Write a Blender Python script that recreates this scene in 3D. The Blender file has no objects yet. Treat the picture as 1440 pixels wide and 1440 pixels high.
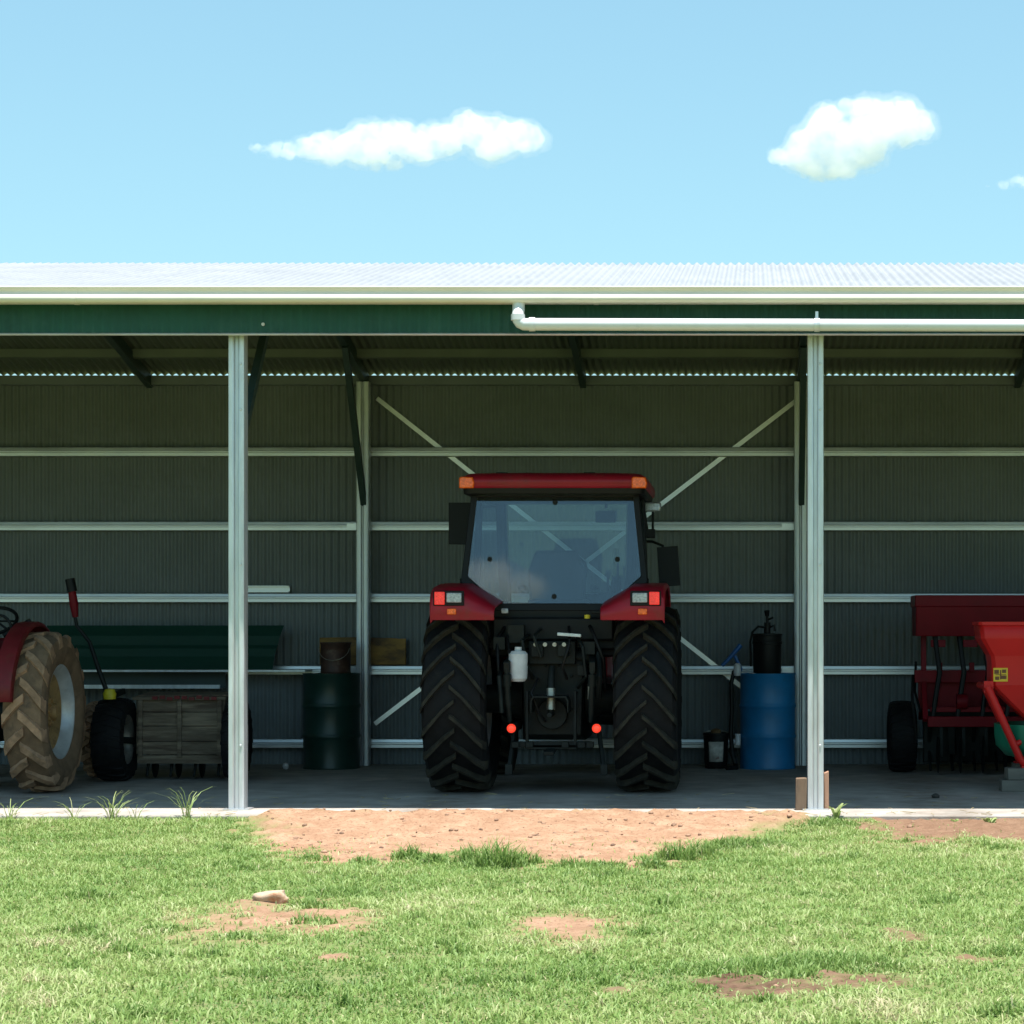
import bpy, bmesh, math, random
import numpy as np
from mathutils import Vector, Matrix, noise

random.seed(7)
rng = np.random.default_rng(7)
PI = math.pi
R = math.radians
scene = bpy.context.scene
COL = scene.collection

# ------------------------------------------------------------------ helpers
def V(*a): return Vector(a)

def tag(o, label=None, cat=None, group=None, kind=None):
    if label: o['label'] = label
    if cat: o['category'] = cat
    if group: o['group'] = group
    if kind: o['kind'] = kind
    return o

def empty(name, loc, label, cat, group=None, rz=0.0):
    o = bpy.data.objects.new(name, None)
    o.empty_display_size = 0.2
    COL.objects.link(o)
    o.location = loc
    o.rotation_euler = (0, 0, rz)
    return tag(o, label, cat, group)

class MB:
    """collects shapes, then links them as ONE mesh object"""
    def __init__(self):
        self.v, self.f, self.m = [], [], []
        self.mi = 0
    def add(self, vs, fs):
        b = len(self.v)
        self.v += [tuple(p) for p in vs]
        for f in fs:
            self.f.append([b + i for i in f]); self.m.append(self.mi)
        return self
    def box(self, c, s, rot=None):
        hx, hy, hz = s[0]/2, s[1]/2, s[2]/2
        ps = [V(x, y, z) for x in (-hx, hx) for y in (-hy, hy) for z in (-hz, hz)]
        if rot is not None:
            ps = [rot @ p for p in ps]
        ps = [p + V(*c) for p in ps]
        return self.add(ps, [(0,1,3,2),(4,6,7,5),(0,4,5,1),(2,3,7,6),(0,2,6,4),(1,5,7,3)])
    def span(self, x0, x1, y0, y1, z0, z1):
        return self.box(((x0+x1)/2, (y0+y1)/2, (z0+z1)/2), (abs(x1-x0), abs(y1-y0), abs(z1-z0)))
    def bar(self, p0, p1, w, h, up=(0,0,1)):
        p0, p1 = V(*p0), V(*p1)
        d = (p1-p0); L = d.length; d.normalize()
        u = V(*up)
        s = d.cross(u)
        if s.length < 1e-4: s = d.cross(V(0,1,0))
        s.normalize(); u = s.cross(d).normalized()
        ps = []
        for q in (p0, p1):
            for a, b in ((-1,-1),(1,-1),(1,1),(-1,1)):
                ps.append(q + s*a*w/2 + u*b*h/2)
        return self.add(ps, [(3,2,1,0),(4,5,6,7),(0,1,5,4),(1,2,6,5),(2,3,7,6),(3,0,4,7)])
    def prism(self, poly, axis, a, b):
        n = len(poly)
        def P(p, t):
            if axis == 'x': return (t, p[0], p[1])
            if axis == 'y': return (p[0], t, p[1])
            return (p[0], p[1], t)
        vs = [P(p, a) for p in poly] + [P(p, b) for p in poly]
        fs = [list(range(n))[::-1], list(range(n, 2*n))]
        for i in range(n):
            j = (i+1) % n
            fs.append((i, j, n+j, n+i))
        return self.add(vs, fs)
    def tube(self, path, r, seg=10, caps=True):
        path = [V(*p) for p in path]
        n = len(path)
        rs = r if isinstance(r, (list, tuple)) else [r]*n
        t0 = (path[1]-path[0]).normalized()
        up = V(0,0,1) if abs(t0.z) < .9 else V(1,0,0)
        s = t0.cross(up).normalized()
        vs, fs = [], []
        for i, p in enumerate(path):
            if i == 0: t = t0
            elif i == n-1: t = (path[-1]-path[-2]).normalized()
            else: t = ((path[i+1]-p).normalized() + (p-path[i-1]).normalized()).normalized()
            s = (s - t*s.dot(t)).normalized()
            u = t.cross(s)
            for k in range(seg):
                a = 2*PI*k/seg
                vs.append(p + s*math.cos(a)*rs[i] + u*math.sin(a)*rs[i])
        for i in range(n-1):
            for k in range(seg):
                k2 = (k+1) % seg
                fs.append((i*seg+k, i*seg+k2, (i+1)*seg+k2, (i+1)*seg+k))
        if caps:
            fs.append(list(range(seg))[::-1]); fs.append([(n-1)*seg+k for k in range(seg)])
        return self.add(vs, fs)
    def lathe(self, prof, c=(0,0,0), axis='z', seg=48, closed=False):
        """prof: (radius, height along axis)"""
        n = len(prof); vs, fs = [], []
        for k in range(seg):
            a = 2*PI*k/seg; ca, sa = math.cos(a), math.sin(a)
            for r, h in prof:
                if axis == 'z': p = (r*ca, r*sa, h)
                elif axis == 'x': p = (h, r*ca, r*sa)
                else: p = (r*sa, h, r*ca)
                vs.append((p[0]+c[0], p[1]+c[1], p[2]+c[2]))
        m = n if closed else n-1
        for k in range(seg):
            k2 = (k+1) % seg
            for i in range(m):
                j = (i+1) % n
                fs.append((k*n+i, k2*n+i, k2*n+j, k*n+j))
        if not closed:
            if prof[0][0] > 1e-5: fs.append([k*n for k in range(seg)][::-1])
            if prof[-1][0] > 1e-5: fs.append([k*n+n-1 for k in range(seg)])
        return self.add(vs, fs)
    def loft(self, rings, caps=True):
        n = len(rings[0]); vs = [p for r in rings for p in r]; fs = []
        for i in range(len(rings)-1):
            for k in range(n):
                k2 = (k+1) % n
                fs.append((i*n+k, i*n+k2, (i+1)*n+k2, (i+1)*n+k))
        if caps:
            fs.append(list(range(n))[::-1]); fs.append([(len(rings)-1)*n+k for k in range(n)])
        return self.add(vs, fs)
    def build(self, name, mats, parent=None, bevel=0.0, seg=2, angle=35, loc=None, solid=0.0):
        me = bpy.data.meshes.new(name)
        me.from_pydata(self.v, [], self.f)
        if not isinstance(mats, (list, tuple)): mats = [mats]
        for m in mats: me.materials.append(m)
        me.polygons.foreach_set('material_index', self.m)
        bm = bmesh.new(); bm.from_mesh(me)
        bmesh.ops.remove_doubles(bm, verts=bm.verts, dist=1e-6)
        bmesh.ops.recalc_face_normals(bm, faces=bm.faces)
        bm.to_mesh(me); bm.free()
        me.shade_smooth(); me.set_sharp_from_angle(angle=R(angle))
        o = bpy.data.objects.new(name, me)
        COL.objects.link(o)
        if parent is not None: o.parent = parent
        if loc is not None: o.location = loc
        if solid:
            md = o.modifiers.new('thick', 'SOLIDIFY'); md.thickness = solid; md.offset = 0
        if bevel:
            md = o.modifiers.new('bevel', 'BEVEL'); md.width = bevel; md.segments = seg
            md.limit_method = 'ANGLE'; md.angle_limit = R(40); md.harden_normals = False
        return o

KIDS = {}
def copy_tree(o, parent=None):
    c = o.copy(); COL.objects.link(c)
    if parent is not None: c.parent = parent
    for ch in [x for x in o.children]:
        copy_tree(ch, c)
    return c

# ------------------------------------------------------------------ materials
def nodes_of(m):
    m.use_nodes = True
    nt = m.node_tree
    return nt, nt.nodes['Principled BSDF']

def mat(name, col, rough=.5, metal=0., var=.15, scale=6., bump=0., bscale=60., col2=None, c2amt=(.5,.7), c2scale=4.,
        coat=0., emit=None, estr=0., spec=.5, stretch=(1,1,1), rvar=.12):
    m = bpy.data.materials.new(name)
    nt, b = nodes_of(m)
    N, L = nt.nodes, nt.links
    tc = N.new('ShaderNodeTexCoord')
    mp = N.new('ShaderNodeMapping'); mp.inputs['Scale'].default_value = stretch
    L.new(tc.outputs['Object'], mp.inputs['Vector'])
    nz = N.new('ShaderNodeTexNoise'); nz.inputs['Scale'].default_value = scale; nz.inputs['Detail'].default_value = 6
    nz.inputs['Roughness'].default_value = .6
    L.new(mp.outputs['Vector'], nz.inputs['Vector'])
    mx = N.new('ShaderNodeMix'); mx.data_type = 'RGBA'
    a = [max(0, c*(1-var*1.6)) for c in col]; c_ = [min(1, c*(1+var*1.6)) for c in col]
    mx.inputs[6].default_value = (*a, 1); mx.inputs[7].default_value = (*c_, 1)
    mr = N.new('ShaderNodeMapRange'); mr.inputs['From Min'].default_value = .3; mr.inputs['From Max'].default_value = .7
    L.new(nz.outputs['Fac'], mr.inputs['Value'])
    L.new(mr.outputs['Result'], mx.inputs[0])
    out = mx.outputs[2]
    if col2 is not None:
        n2 = N.new('ShaderNodeTexNoise'); n2.inputs['Scale'].default_value = c2scale; n2.inputs['Detail'].default_value = 8
        n2.inputs['Roughness'].default_value = .65
        L.new(mp.outputs['Vector'], n2.inputs['Vector'])
        r2 = N.new('ShaderNodeMapRange'); r2.inputs['From Min'].default_value = c2amt[0]; r2.inputs['From Max'].default_value = c2amt[1]
        L.new(n2.outputs['Fac'], r2.inputs['Value'])
        m2 = N.new('ShaderNodeMix'); m2.data_type = 'RGBA'
        L.new(r2.outputs['Result'], m2.inputs[0]); L.new(out, m2.inputs[6]); m2.inputs[7].default_value = (*col2, 1)
        out = m2.outputs[2]
    L.new(out, b.inputs['Base Color'])
    rr = N.new('ShaderNodeMapRange'); rr.inputs['To Min'].default_value = max(.03, rough-rvar); rr.inputs['To Max'].default_value = min(1, rough+rvar)
    L.new(nz.outputs['Fac'], rr.inputs['Value']); L.new(rr.outputs['Result'], b.inputs['Roughness'])
    b.inputs['Metallic'].default_value = metal
    b.inputs['Specular IOR Level'].default_value = spec
    if coat:
        b.inputs['Coat Weight'].default_value = coat; b.inputs['Coat Roughness'].default_value = .15
    if bump:
        nb = N.new('ShaderNodeTexNoise'); nb.inputs['Scale'].default_value = bscale; nb.inputs['Detail'].default_value = 5
        L.new(mp.outputs['Vector'], nb.inputs['Vector'])
        bp = N.new('ShaderNodeBump'); bp.inputs['Strength'].default_value = bump; bp.inputs['Distance'].default_value = .01
        L.new(nb.outputs['Fac'], bp.inputs['Height']); L.new(bp.outputs['Normal'], b.inputs['Normal'])
    if emit:
        b.inputs['Emission Color'].default_value = (*emit, 1); b.inputs['Emission Strength'].default_value = estr
    return m

M = {}
M['galv'] = mat('galvanised_steel', (.64,.67,.70), .38, .45, .10, 10, bump=.06, bscale=18, col2=(.46,.48,.50), c2amt=(.48,.78), c2scale=6, stretch=(1.6,1.6,.22))
M['strap'] = mat('bright_galvanised_strap', (.78,.80,.82), .36, .7, .05, 9)
M['galv_dull'] = mat('dull_galvanised_steel', (.70,.72,.74), .38, .75, .06, 9, col2=(.58,.60,.61), c2scale=3, stretch=(.3,1,1))
M['wall'] = mat('wall_sheet_backing', (.176,.197,.200), .55, 0, .06, 2.5, col2=(.142,.160,.158), c2amt=(.5,.8), c2scale=1.2)
M['green'] = mat('green_steel_paint', (.016,.080,.066), .55, 0, .10, 4, spec=.3, col2=(.03,.10,.085), c2scale=3)
M['rafter'] = mat('dark_green_steel', (.030,.055,.052), .5, 0, .12, 5)
M['cream'] = mat('cream_gutter_paint', (.68,.635,.54), .35, 0, .04, 5, col2=(.52,.48,.40), c2amt=(.62,.9), c2scale=3, stretch=(.3,1,1))
M['pvc'] = mat('white_plastic_pipe', (.66,.67,.69), .3, 0, .03, 5, col2=(.56,.55,.52), c2amt=(.62,.85), c2scale=3)
M['concrete'] = mat('concrete_slab', (.40,.362,.325), .85, 0, .16, 3, spec=.2, bump=.25, bscale=120, col2=(.27,.245,.22), c2amt=(.5,.72), c2scale=.9)
M['rubber'] = mat('black_tyre_rubber', (.009,.009,.010), .7, 0, .25, 9, spec=.2, bump=.1, bscale=80, col2=(.022,.020,.017), c2amt=(.55,.8), c2scale=6)
M['lug'] = mat('worn_dusty_tyre_lug', (.036,.033,.025), .8, 0, .3, 12, spec=.2, bump=.15, bscale=60, col2=(.022,.021,.02), c2amt=(.5,.7), c2scale=9)
M['dusty_rubber'] = mat('muddy_tyre_rubber', (.19,.12,.075), .9, 0, .2, 7, spec=.2, bump=.3, bscale=60, col2=(.06,.048,.04), c2amt=(.55,.75), c2scale=5)
M['dusty_lug'] = mat('mud_caked_tyre_lug', (.35,.21,.13), .9, 0, .25, 10, spec=.2, bump=.3, bscale=60, col2=(.13,.09,.06), c2amt=(.55,.75), c2scale=8)
M['red'] = mat('red_tractor_paint', (.30,.007,.020), .42, 0, .10, 3, coat=.08, spec=.3, col2=(.17,.03,.028), c2amt=(.52,.80), c2scale=5)
M['ochre_hub'] = mat('ochre_wheel_paint', (.36,.21,.08), .7, 0, .3, 9, bump=.15, col2=(.12,.06,.03), c2amt=(.5,.7), c2scale=9)
M['old_red'] = mat('faded_red_paint', (.14,.010,.014), .5, 0, .15, 6, spec=.3, col2=(.11,.03,.02), c2amt=(.55,.75), c2scale=8)
M['maroon'] = mat('dark_red_seeder_paint', (.17,.004,.010), .5, 0, .1, 4, spec=.2, col2=(.12,.010,.012), c2amt=(.58,.8), c2scale=6)
M['bright_red'] = mat('bright_red_spreader_paint', (.62,.016,.014), .42, 0, .05, 3, spec=.3, col2=(.52,.025,.016), c2amt=(.6,.85), c2scale=5)
M['black'] = mat('black_plastic', (.007,.007,.0075), .5, 0, .2, 10, spec=.25)
M['housing'] = mat('oily_dark_casting', (.010,.013,.012), .55, .1, .3, 9, spec=.25, bump=.15, bscale=40, col2=(.028,.026,.02), c2amt=(.6,.8), c2scale=12)
M['steel'] = mat('bare_steel', (.40,.38,.34), .4, .7, .2, 15, col2=(.2,.13,.08), c2amt=(.55,.75), c2scale=12)
M['silver'] = mat('silver_rim_paint', (.52,.53,.55), .4, .3, .12, 8, col2=(.28,.2,.13), c2amt=(.58,.78), c2scale=7)
M['rust_orange'] = mat('rusty_ochre_paint', (.17,.10,.04), .75, 0, .25, 9, bump=.15, col2=(.08,.04,.022), c2amt=(.5,.7), c2scale=9)
M['white'] = mat('dirty_white_plastic', (.62,.62,.64), .45, 0, .08, 12)
M['lamp_glass'] = mat('work_lamp_lens', (.36,.38,.42), .15, .3, .25, 60, spec=.8)
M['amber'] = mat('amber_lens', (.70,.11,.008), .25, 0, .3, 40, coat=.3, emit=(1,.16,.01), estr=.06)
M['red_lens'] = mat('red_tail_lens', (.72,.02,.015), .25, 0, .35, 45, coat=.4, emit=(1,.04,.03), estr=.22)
M['ball'] = mat('glowing_red_reflector', (.85,.05,.025), .25, 0, .1, 30, coat=.5, emit=(1,.05,.02), estr=.5)  # hitch reflectors; emission added to imitate the flash they throw back
M['yellow'] = mat('yellow_paint', (.55,.45,.02), .5, 0, .12, 12)
M['seat'] = mat('dark_grey_upholstery', (.03,.032,.036), .8, 0, .15, 30)
M['timber'] = mat('weathered_timber', (.20,.155,.11), .85, 0, .4, 7, bump=.4, bscale=30, col2=(.09,.06,.042), c2amt=(.45,.62), c2scale=5, stretch=(.25,1,2.5))
M['wood'] = mat('rough_hardwood', (.17,.115,.075), .8, 0, .2, 8, bump=.35, bscale=40, col2=(.17,.10,.06), c2scale=6, stretch=(1.5,1.5,.3))
M['pink_wood'] = mat('pale_red_wood', (.42,.24,.16), .8, 0, .15, 8, bump=.3, bscale=40, stretch=(1.5,1.5,.3))
M['grey_wood'] = mat('grey_wood', (.15,.135,.115), .85, 0, .2, 8, bump=.35, bscale=40, stretch=(.3,1.5,1.5))
M['ochre_board'] = mat('ochre_board', (.30,.165,.04), .7, 0, .25, 8, col2=(.10,.055,.025), c2amt=(.45,.6), c2scale=6, stretch=(.4,1,1))
M['green_drum'] = mat('dark_green_drum_paint', (.010,.040,.030), .36, 0, .12, 5, col2=(.03,.03,.022), c2amt=(.6,.8), c2scale=7)
M['blue_drum'] = mat('blue_drum_paint', (.012,.19,.44), .4, 0, .10, 5, col2=(.04,.13,.24), c2amt=(.62,.82), c2scale=6)
M['blue_plastic'] = mat('blue_plastic', (.02,.11,.35), .35, 0, .08, 8)
M['brown_tin'] = mat('rusty_brown_tin', (.07,.032,.022), .55, .2, .3, 9, col2=(.16,.12,.08), c2amt=(.58,.75), c2scale=9)
M['green_sheet'] = mat('dark_green_flashing', (.012,.055,.040), .6, 0, .10, 3, spec=.2, stretch=(.4,1,1))
M['spinner_green'] = mat('green_guard_plastic', (.012,.20,.115), .4, 0, .1, 6)
M['sticker'] = mat('yellow_warning_sticker', (.80,.50,.02), .4, 0, .04, 20)
M['sticker_ink'] = mat('sticker_dark_print', (.16,.05,.012), .5, 0, .1, 20)
M['label'] = mat('pale_paper_label', (.50,.47,.43), .7, 0, .2, 20, col2=(.25,.08,.06), c2amt=(.6,.66), c2scale=14)
M['rock'] = mat('tan_stone', (.48,.36,.26), .85, 0, .2, 9, bump=.5, bscale=35, col2=(.40,.19,.10), c2amt=(.5,.65), c2scale=8)
M['clod'] = mat('soil_clods', (.30,.18,.118), .95, 0, .4, 20, bump=.4, bscale=50)
M['pebble'] = mat('dark_pebble', (.05,.045,.04), .8, 0, .2, 20)

# roof sheeting: bright zinc outside, weathered dark underside paint
def roof_material():
    m = mat('zinc_roof_sheet', (.325,.33,.345), .5, .1, .06, 3, col2=(.28,.285,.30), c2amt=(.5,.8), c2scale=1.5)
    return m
M['roof'] = roof_material()
M['lining'] = mat('roof_underside_paint', (.13,.15,.115), .6, 0, .08, 3)

def glass_material():
    m = bpy.data.materials.new('cab_glass'); m.use_nodes = True
    nt = m.node_tree; N, L = nt.nodes, nt.links
    N.remove(N['Principled BSDF'])
    tr = N.new('ShaderNodeBsdfTransparent'); tr.inputs['Color'].default_value = (.74,.82,.86,1)
    gl = N.new('ShaderNodeBsdfGlossy'); gl.inputs['Roughness'].default_value = .015
    gl.inputs['Color'].default_value = (.9,.95,1,1)
    tc = N.new('ShaderNodeTexCoord'); nz = N.new('ShaderNodeTexNoise'); nz.inputs['Scale'].default_value = 3
    mr = N.new('ShaderNodeMapRange'); mr.inputs['To Min'].default_value = .06; mr.inputs['To Max'].default_value = .08
    L.new(tc.outputs['Object'], nz.inputs['Vector']); L.new(nz.outputs['Fac'], mr.inputs['Value'])
    mx = N.new('ShaderNodeMixShader')
    L.new(mr.outputs['Result'], mx.inputs[0]); L.new(tr.outputs[0], mx.inputs[1]); L.new(gl.outputs[0], mx.inputs[2])
    L.new(mx.outputs[0], N['Material Output'].inputs['Surface'])
    return m
M['glass'] = glass_material()

# ------------------------------------------------------------------ camera
CAM_D, CAM_H, FPX = 18.0, 1.41, 3276.0
cam_d = bpy.data.cameras.new('camera')
cam = bpy.data.objects.new('camera', cam_d); COL.objects.link(cam)
cam.location = (0, -CAM_D, CAM_H); cam.rotation_euler = (R(90), 0, 0)
cam_d.sensor_width = 36; cam_d.lens = 36*FPX/1440
cam_d.shift_x = (720-1060)/1440; cam_d.shift_y = (883-720)/1440
cam_d.clip_start = .1; cam_d.clip_end = 8000
scene.camera = cam

def W(px, py, y):                       # where a sighted point stands, at depth y behind the post line
    s = FPX/(CAM_D+y)
    return ((px-1060)/s, y, (883-py)/s+CAM_H)
GZ = -.06
def G(px, py):                          # a sighted point on the lawn
    D = (CAM_H-GZ)*FPX/(py-883)
    return ((px-1060)*D/FPX, D-CAM_D)

# ------------------------------------------------------------------ light and sky
SUN_EL = R(80.5); SUN_H = Vector((.35, -.94)).normalized()
S = Vector((math.cos(SUN_EL)*SUN_H.x, math.cos(SUN_EL)*SUN_H.y, math.sin(SUN_EL)))
sl = bpy.data.lights.new('sun', 'SUN'); sl.energy = 4.6; sl.angle = R(.55); sl.color = (1, .965, .90)
so = bpy.data.objects.new('sun', sl); COL.objects.link(so)
so.rotation_euler = (-S).to_track_quat('-Z', 'Y').to_euler(); so.location = (3, -8, 30)
w = bpy.data.worlds.new('World'); scene.world = w; w.use_nodes = True
nt = w.node_tree; bg = nt.nodes['Background']
sky = nt.nodes.new('ShaderNodeTexSky'); sky.sky_type = 'NISHITA'; sky.sun_disc = False
sky.sun_elevation = SUN_EL; sky.sun_rotation = math.atan2(SUN_H.x, SUN_H.y)
sky.air_density = 1.0; sky.dust_density = .6; sky.ozone_density = 1.2
gm = nt.nodes.new('ShaderNodeGamma'); gm.inputs['Gamma'].default_value = .62      # hazy, even summer air
tm = nt.nodes.new('ShaderNodeMix'); tm.data_type = 'RGBA'; tm.blend_type = 'MULTIPLY'; tm.inputs[0].default_value = 1
tm.inputs[7].default_value = (1.085, 1.56, 1.57, 1)          # the air is a clear cyan here
nt.links.new(sky.outputs[0], gm.inputs['Color']); nt.links.new(gm.outputs[0], tm.inputs[6])
nt.links.new(tm.outputs[2], bg.inputs['Color']); bg.inputs['Strength'].default_value = .11
scene.view_settings.view_transform = 'Standard'; scene.view_settings.look = 'None'
scene.view_settings.exposure = 1.0; scene.view_settings.gamma = 1
scene.cycles.max_bounces = 8; scene.cycles.diffuse_bounces = 5; scene.cycles.volume_bounces = 6
scene.cycles.volume_step_rate = 2.0; scene.cycles.volume_max_steps = 256
scene.cycles.transparent_max_bounces = 12
scene.cycles.caustics_reflective = False; scene.cycles.caustics_refractive = False

# ------------------------------------------------------------------ the farm shed
XL = [-12.96, -8.48, -4.0, .478, 4.96, 9.44]
XA, XB = -13.1, 9.58
RY, RZ, SL = 3.04, 4.70, .215           # ridge, slope
def roof_z(y): return RZ - SL*abs(y-RY)
shed = empty('farm_shed', (0,0,0), 'long open-fronted green steel farm shed with zinc roof, housing tractors and drums', 'shed')

def corr(mb, x0, x1, pts, amp, pitch=.076, k=6):
    n = int(round((x1-x0)/pitch*k)); xs = np.linspace(x0, x1, n+1)
    m = len(pts); nr = []
    for i in range(m):
        a = V(*pts[max(0,i-1)]); b = V(*pts[min(m-1,i+1)])
        t = (b-a).normalized(); nr.append((-t.y, t.x))
    vs = []
    for x in xs:
        o = amp*math.sin(2*PI*x/pitch)
        for (y, z), (ny, nz) in zip(pts, nr): vs.append((x, y+ny*o, z+nz*o))
    fs = [(i*m+j, i*m+j+1, (i+1)*m+j+1, (i+1)*m+j) for i in range(n) for j in range(m-1)]
    return mb.add(vs, fs)

for side in (-1, 1):
    ye = -.27 if side < 0 else 6.13
    pts = [(RY + (ye-RY)*t, roof_z(RY + (ye-RY)*t)) for t in (0, .5, 1)]
    if side < 0: pts = pts[::-1]
    r_ = corr(MB(), XA-.1, XB+.1, pts, .012).build('roof_sheet', M['roof'], shed, angle=80)
    # the painted underside skin, just below the zinc
    pu = [(y, z-.003) for y, z in pts]
    corr(MB(), XA-.1, XB+.1, pu, .012).build('roof_lining', M['lining'], r_, angle=80)

# back wall and end walls
WALL_TOP = roof_z(6.1) - .0265
corr(MB(), XA, XB, [(6.105, 0.0), (6.105, 2.0), (6.105, WALL_TOP)], .013).build('back_wall', M['wall'], shed, angle=80)
for xe in (XA, XB):
    mb = MB(); n = int(6.2/.0127); ys = np.linspace(-.05, 6.1, n+1); vs = []
    for y in ys:
        o = .008*math.sin(2*PI*y/.076)
        vs += [(xe+o, y, 0), (xe+o, y, roof_z(y)-.03)]
    mb.add(vs, [(2*i, 2*i+1, 2*i+3, 2*i+2) for i in range(n)])
    mb.build('end_wall', M['wall'], shed, angle=80)
# top plate of the back wall
MB().span(XA, XB, 6.0, 6.09, WALL_TOP-.10, WALL_TOP-.004).build('eave_purlin', M['wall'], shed, bevel=.004)

# front posts: folded channel with a central seam
def post_mb(w, d, z1, g):
    mb = MB()
    poly = [(-w/2, d), (-w/2, .016), (-w/2+.004, .006), (-w/2+.014, 0), (-g-.010, 0), (-g-.003, .006), (-g, .026), (g, .026), (g+.003, .006), (g+.010, 0), (w/2-.014, 0), (w/2-.004, .006), (w/2, .016), (w/2, d)]
    mb.prism(poly, 'z', 0, z1)
    return mb
mb = post_mb(.126, .13, 3.9, .014)
for z in (.5, 1.9, 3.1, 3.45):
    mb.tube([(.035, -.008, z), (.035, .004, z)], .011, 6)
fp = mb.build('front_post', M['galv'], shed, bevel=.003, loc=(XL[0], 0, 0))
mb = MB().span(-.10, .10, -.02, .17, 0, .012)
bp_ = mb.build('base_plate', M['galv_dull'], fp)
mb = post_mb(.13, .145, 3.93, .006)
rp = mb.build('rear_post', M['galv'], shed, bevel=.003, loc=(XL[0], 5.805, 0))
for x in XL[1:]:
    c = copy_tree(fp, shed); c.location = (x, 0, 0)
    c = copy_tree(rp, shed); c.location = (x, 5.805, 0)

# girts: five rows, one length per bay
gp = [(6.07, -.048), (5.995, -.048), (5.986, -.043), (5.986, -.014), (6.004, -.006), (6.004, .004), (5.984, .012), (5.988, .040), (5.994, .046), (6.07, .048)]
for gz in (3.225, 2.46, 1.72, .975, .22):
    for i in range(5):
        g_ = MB().prism([(a, b+gz) for a, b in gp], 'x', XL[i]+.05, XL[i+1]-.05)
        if gz == 2.46 or gz == .975: g_.span(XL[i+1]-.19, XL[i+1]-.055, 5.978, 5.99, gz-.02, gz+.025)
        g_.build('girt', M['galv_dull'], shed)
# cross bracing of the centre bay
for a, b in (((530,560),(1120,1027)), ((1120,563),(527,1018))):
    p, q = W(*a, 6.082), W(*b, 6.082)
    MB().bar(p, q, .004, .046, up=(0,0,1)).build('brace_strap', M['strap'], shed)

# rafters with knee braces
def rafter(x):
    mb = MB(); w_ = .032
    dep = .13; top = -.035
    pts = [(.02, roof_z(.02)), (RY, RZ), (6.06, roof_z(6.06))]
    poly = [(y, z+top) for y, z in pts] + [(y, z+top-dep) for y, z in pts[::-1]]
    mb.prism(poly, 'x', x-w_, x+w_)
    return mb.build('rafter', M['rafter'], shed, bevel=.003)
for i, x in enumerate(XL):
    rafter(x)
    if i < 5: rafter((x+XL[i+1])/2)
    MB().bar((x+.01, .10, 2.85), (x+.01, 1.35, roof_z(1.35)-.17), .06, .075).build('knee_brace', M['rafter'], shed, bevel=.003)
    MB().bar((x+.01, 5.84, 2.68), (x+.01, 4.75, roof_z(4.75)-.17), .06, .075).build('knee_brace', M['rafter'], shed, bevel=.003)
for y in (.9, 1.95, 2.85, 3.25, 4.3, 5.32):
    z = roof_z(y)-.014
    s_ = -1 if y > RY else 1
    poly = [(y-.03, z-.03*s_*SL-.0), (y+.03, z+.03*s_*SL), (y+.03, z+.03*s_*SL-.085), (y-.03, z-.03*s_*SL-.085)]
    MB().prism(poly, 'x', XA+.02, XB-.02).build('purlin', M['lining'], shed)
# fascia of corrugated sheet with an edge trim and a beam behind
fa = corr(MB(), XA, XB, [(-.12, 3.672), (-.12, 3.99)], .007).build('fascia', M['green'], shed, angle=80)
MB().prism([(-.134,3.660),(-.128,3.672),(-.10,3.672),(-.10,3.656),(-.13,3.656)], 'x', XA, XB).build('edge_trim', M['galv_dull'], fa)
MB().lathe([(0,-.006),(.012,-.004),(.014,.006),(0,.006)], (W(370,456,-.13)[0],-.136,W(370,456,-.13)[2]), 'y', 10).build('screw_cap', M['white'], fa)
MB().span(XA, XB, -.10, -.03, 3.70, 3.88).build('eave_beam', M['rafter'], shed)
# gutter
gprof = [(-.25, 3.985), (-.25, 3.880), (-.262, 3.872), (-.352, 3.872), (-.374, 3.879), (-.386, 3.895), (-.386, 3.912), (-.374, 3.928), (-.352, 3.938), (-.346, 3.955),
         (-.348, 3.972), (-.360, 3.980), (-.362, 3.992), (-.352, 3.999), (-.342, 3.994), (-.338, 3.972), (-.338, 3.942), (-.352, 3.928), (-.370, 3.916),
         (-.374, 3.900), (-.366, 3.888), (-.350, 3.880), (-.262, 3.880), (-.257, 3.985)]
gut = MB().prism(gprof, 'x', XA-.12, XB+.12).build('gutter', M['cream'], shed, angle=50)
for x in (-9.3, -5.15, -1.2, 2.35, 6.2):
    MB().prism([(a-.003 if a < -.3 else a, b-.003 if b < 3.9 else b) for a, b in gprof], 'x', x-.02, x+.02).build('gutter_sleeve', M['cream'], gut, angle=50)
# downpipe running along under the gutter
dz = 3.708; dy = -.365; dx = -1.785
path = [(dx, -.315, 3.90), (dx, -.315, 3.84), (dx, -.325, 3.82), (dx, -.35, 3.79), (dx, dy, 3.765), (dx+.004, dy, dz+.035), (dx+.018, dy, dz+.014), (dx+.045, dy, dz), (dx+.1, dy, dz), (.45, dy, dz-.005)]
dp = MB().tube(path, .047, 18).build('downpipe', M['pvc'], shed, angle=60)
MB().tube([(.45, dy, dz-.005), (9.3, dy, dz-.03)], .046, 18).build('pipe_length', M['pvc'], dp, angle=60)
mb = MB().tube([(dx, dy, dz+.03), (dx, dy, dz+.075)], .053, 18)
mb.tube([(dx+.085, dy, dz), (dx+.13, dy, dz)], .053, 18)
mb.build('elbow_collar', M['pvc'], dp, angle=50)
for x in (.478, 4.96):
    mb = MB(); mb.tube([(x-.02, dy, dz-.005), (x+.02, dy, dz-.005)], .052, 18)
    mb.box((x, dy+.03, dz+.075), (.022, .035, .05)); mb.span(x-.012, x+.012, dy+.045, -.1, dz+.06, dz+.072)
    mb.build('pipe_bracket', M['galv'], dp)
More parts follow.
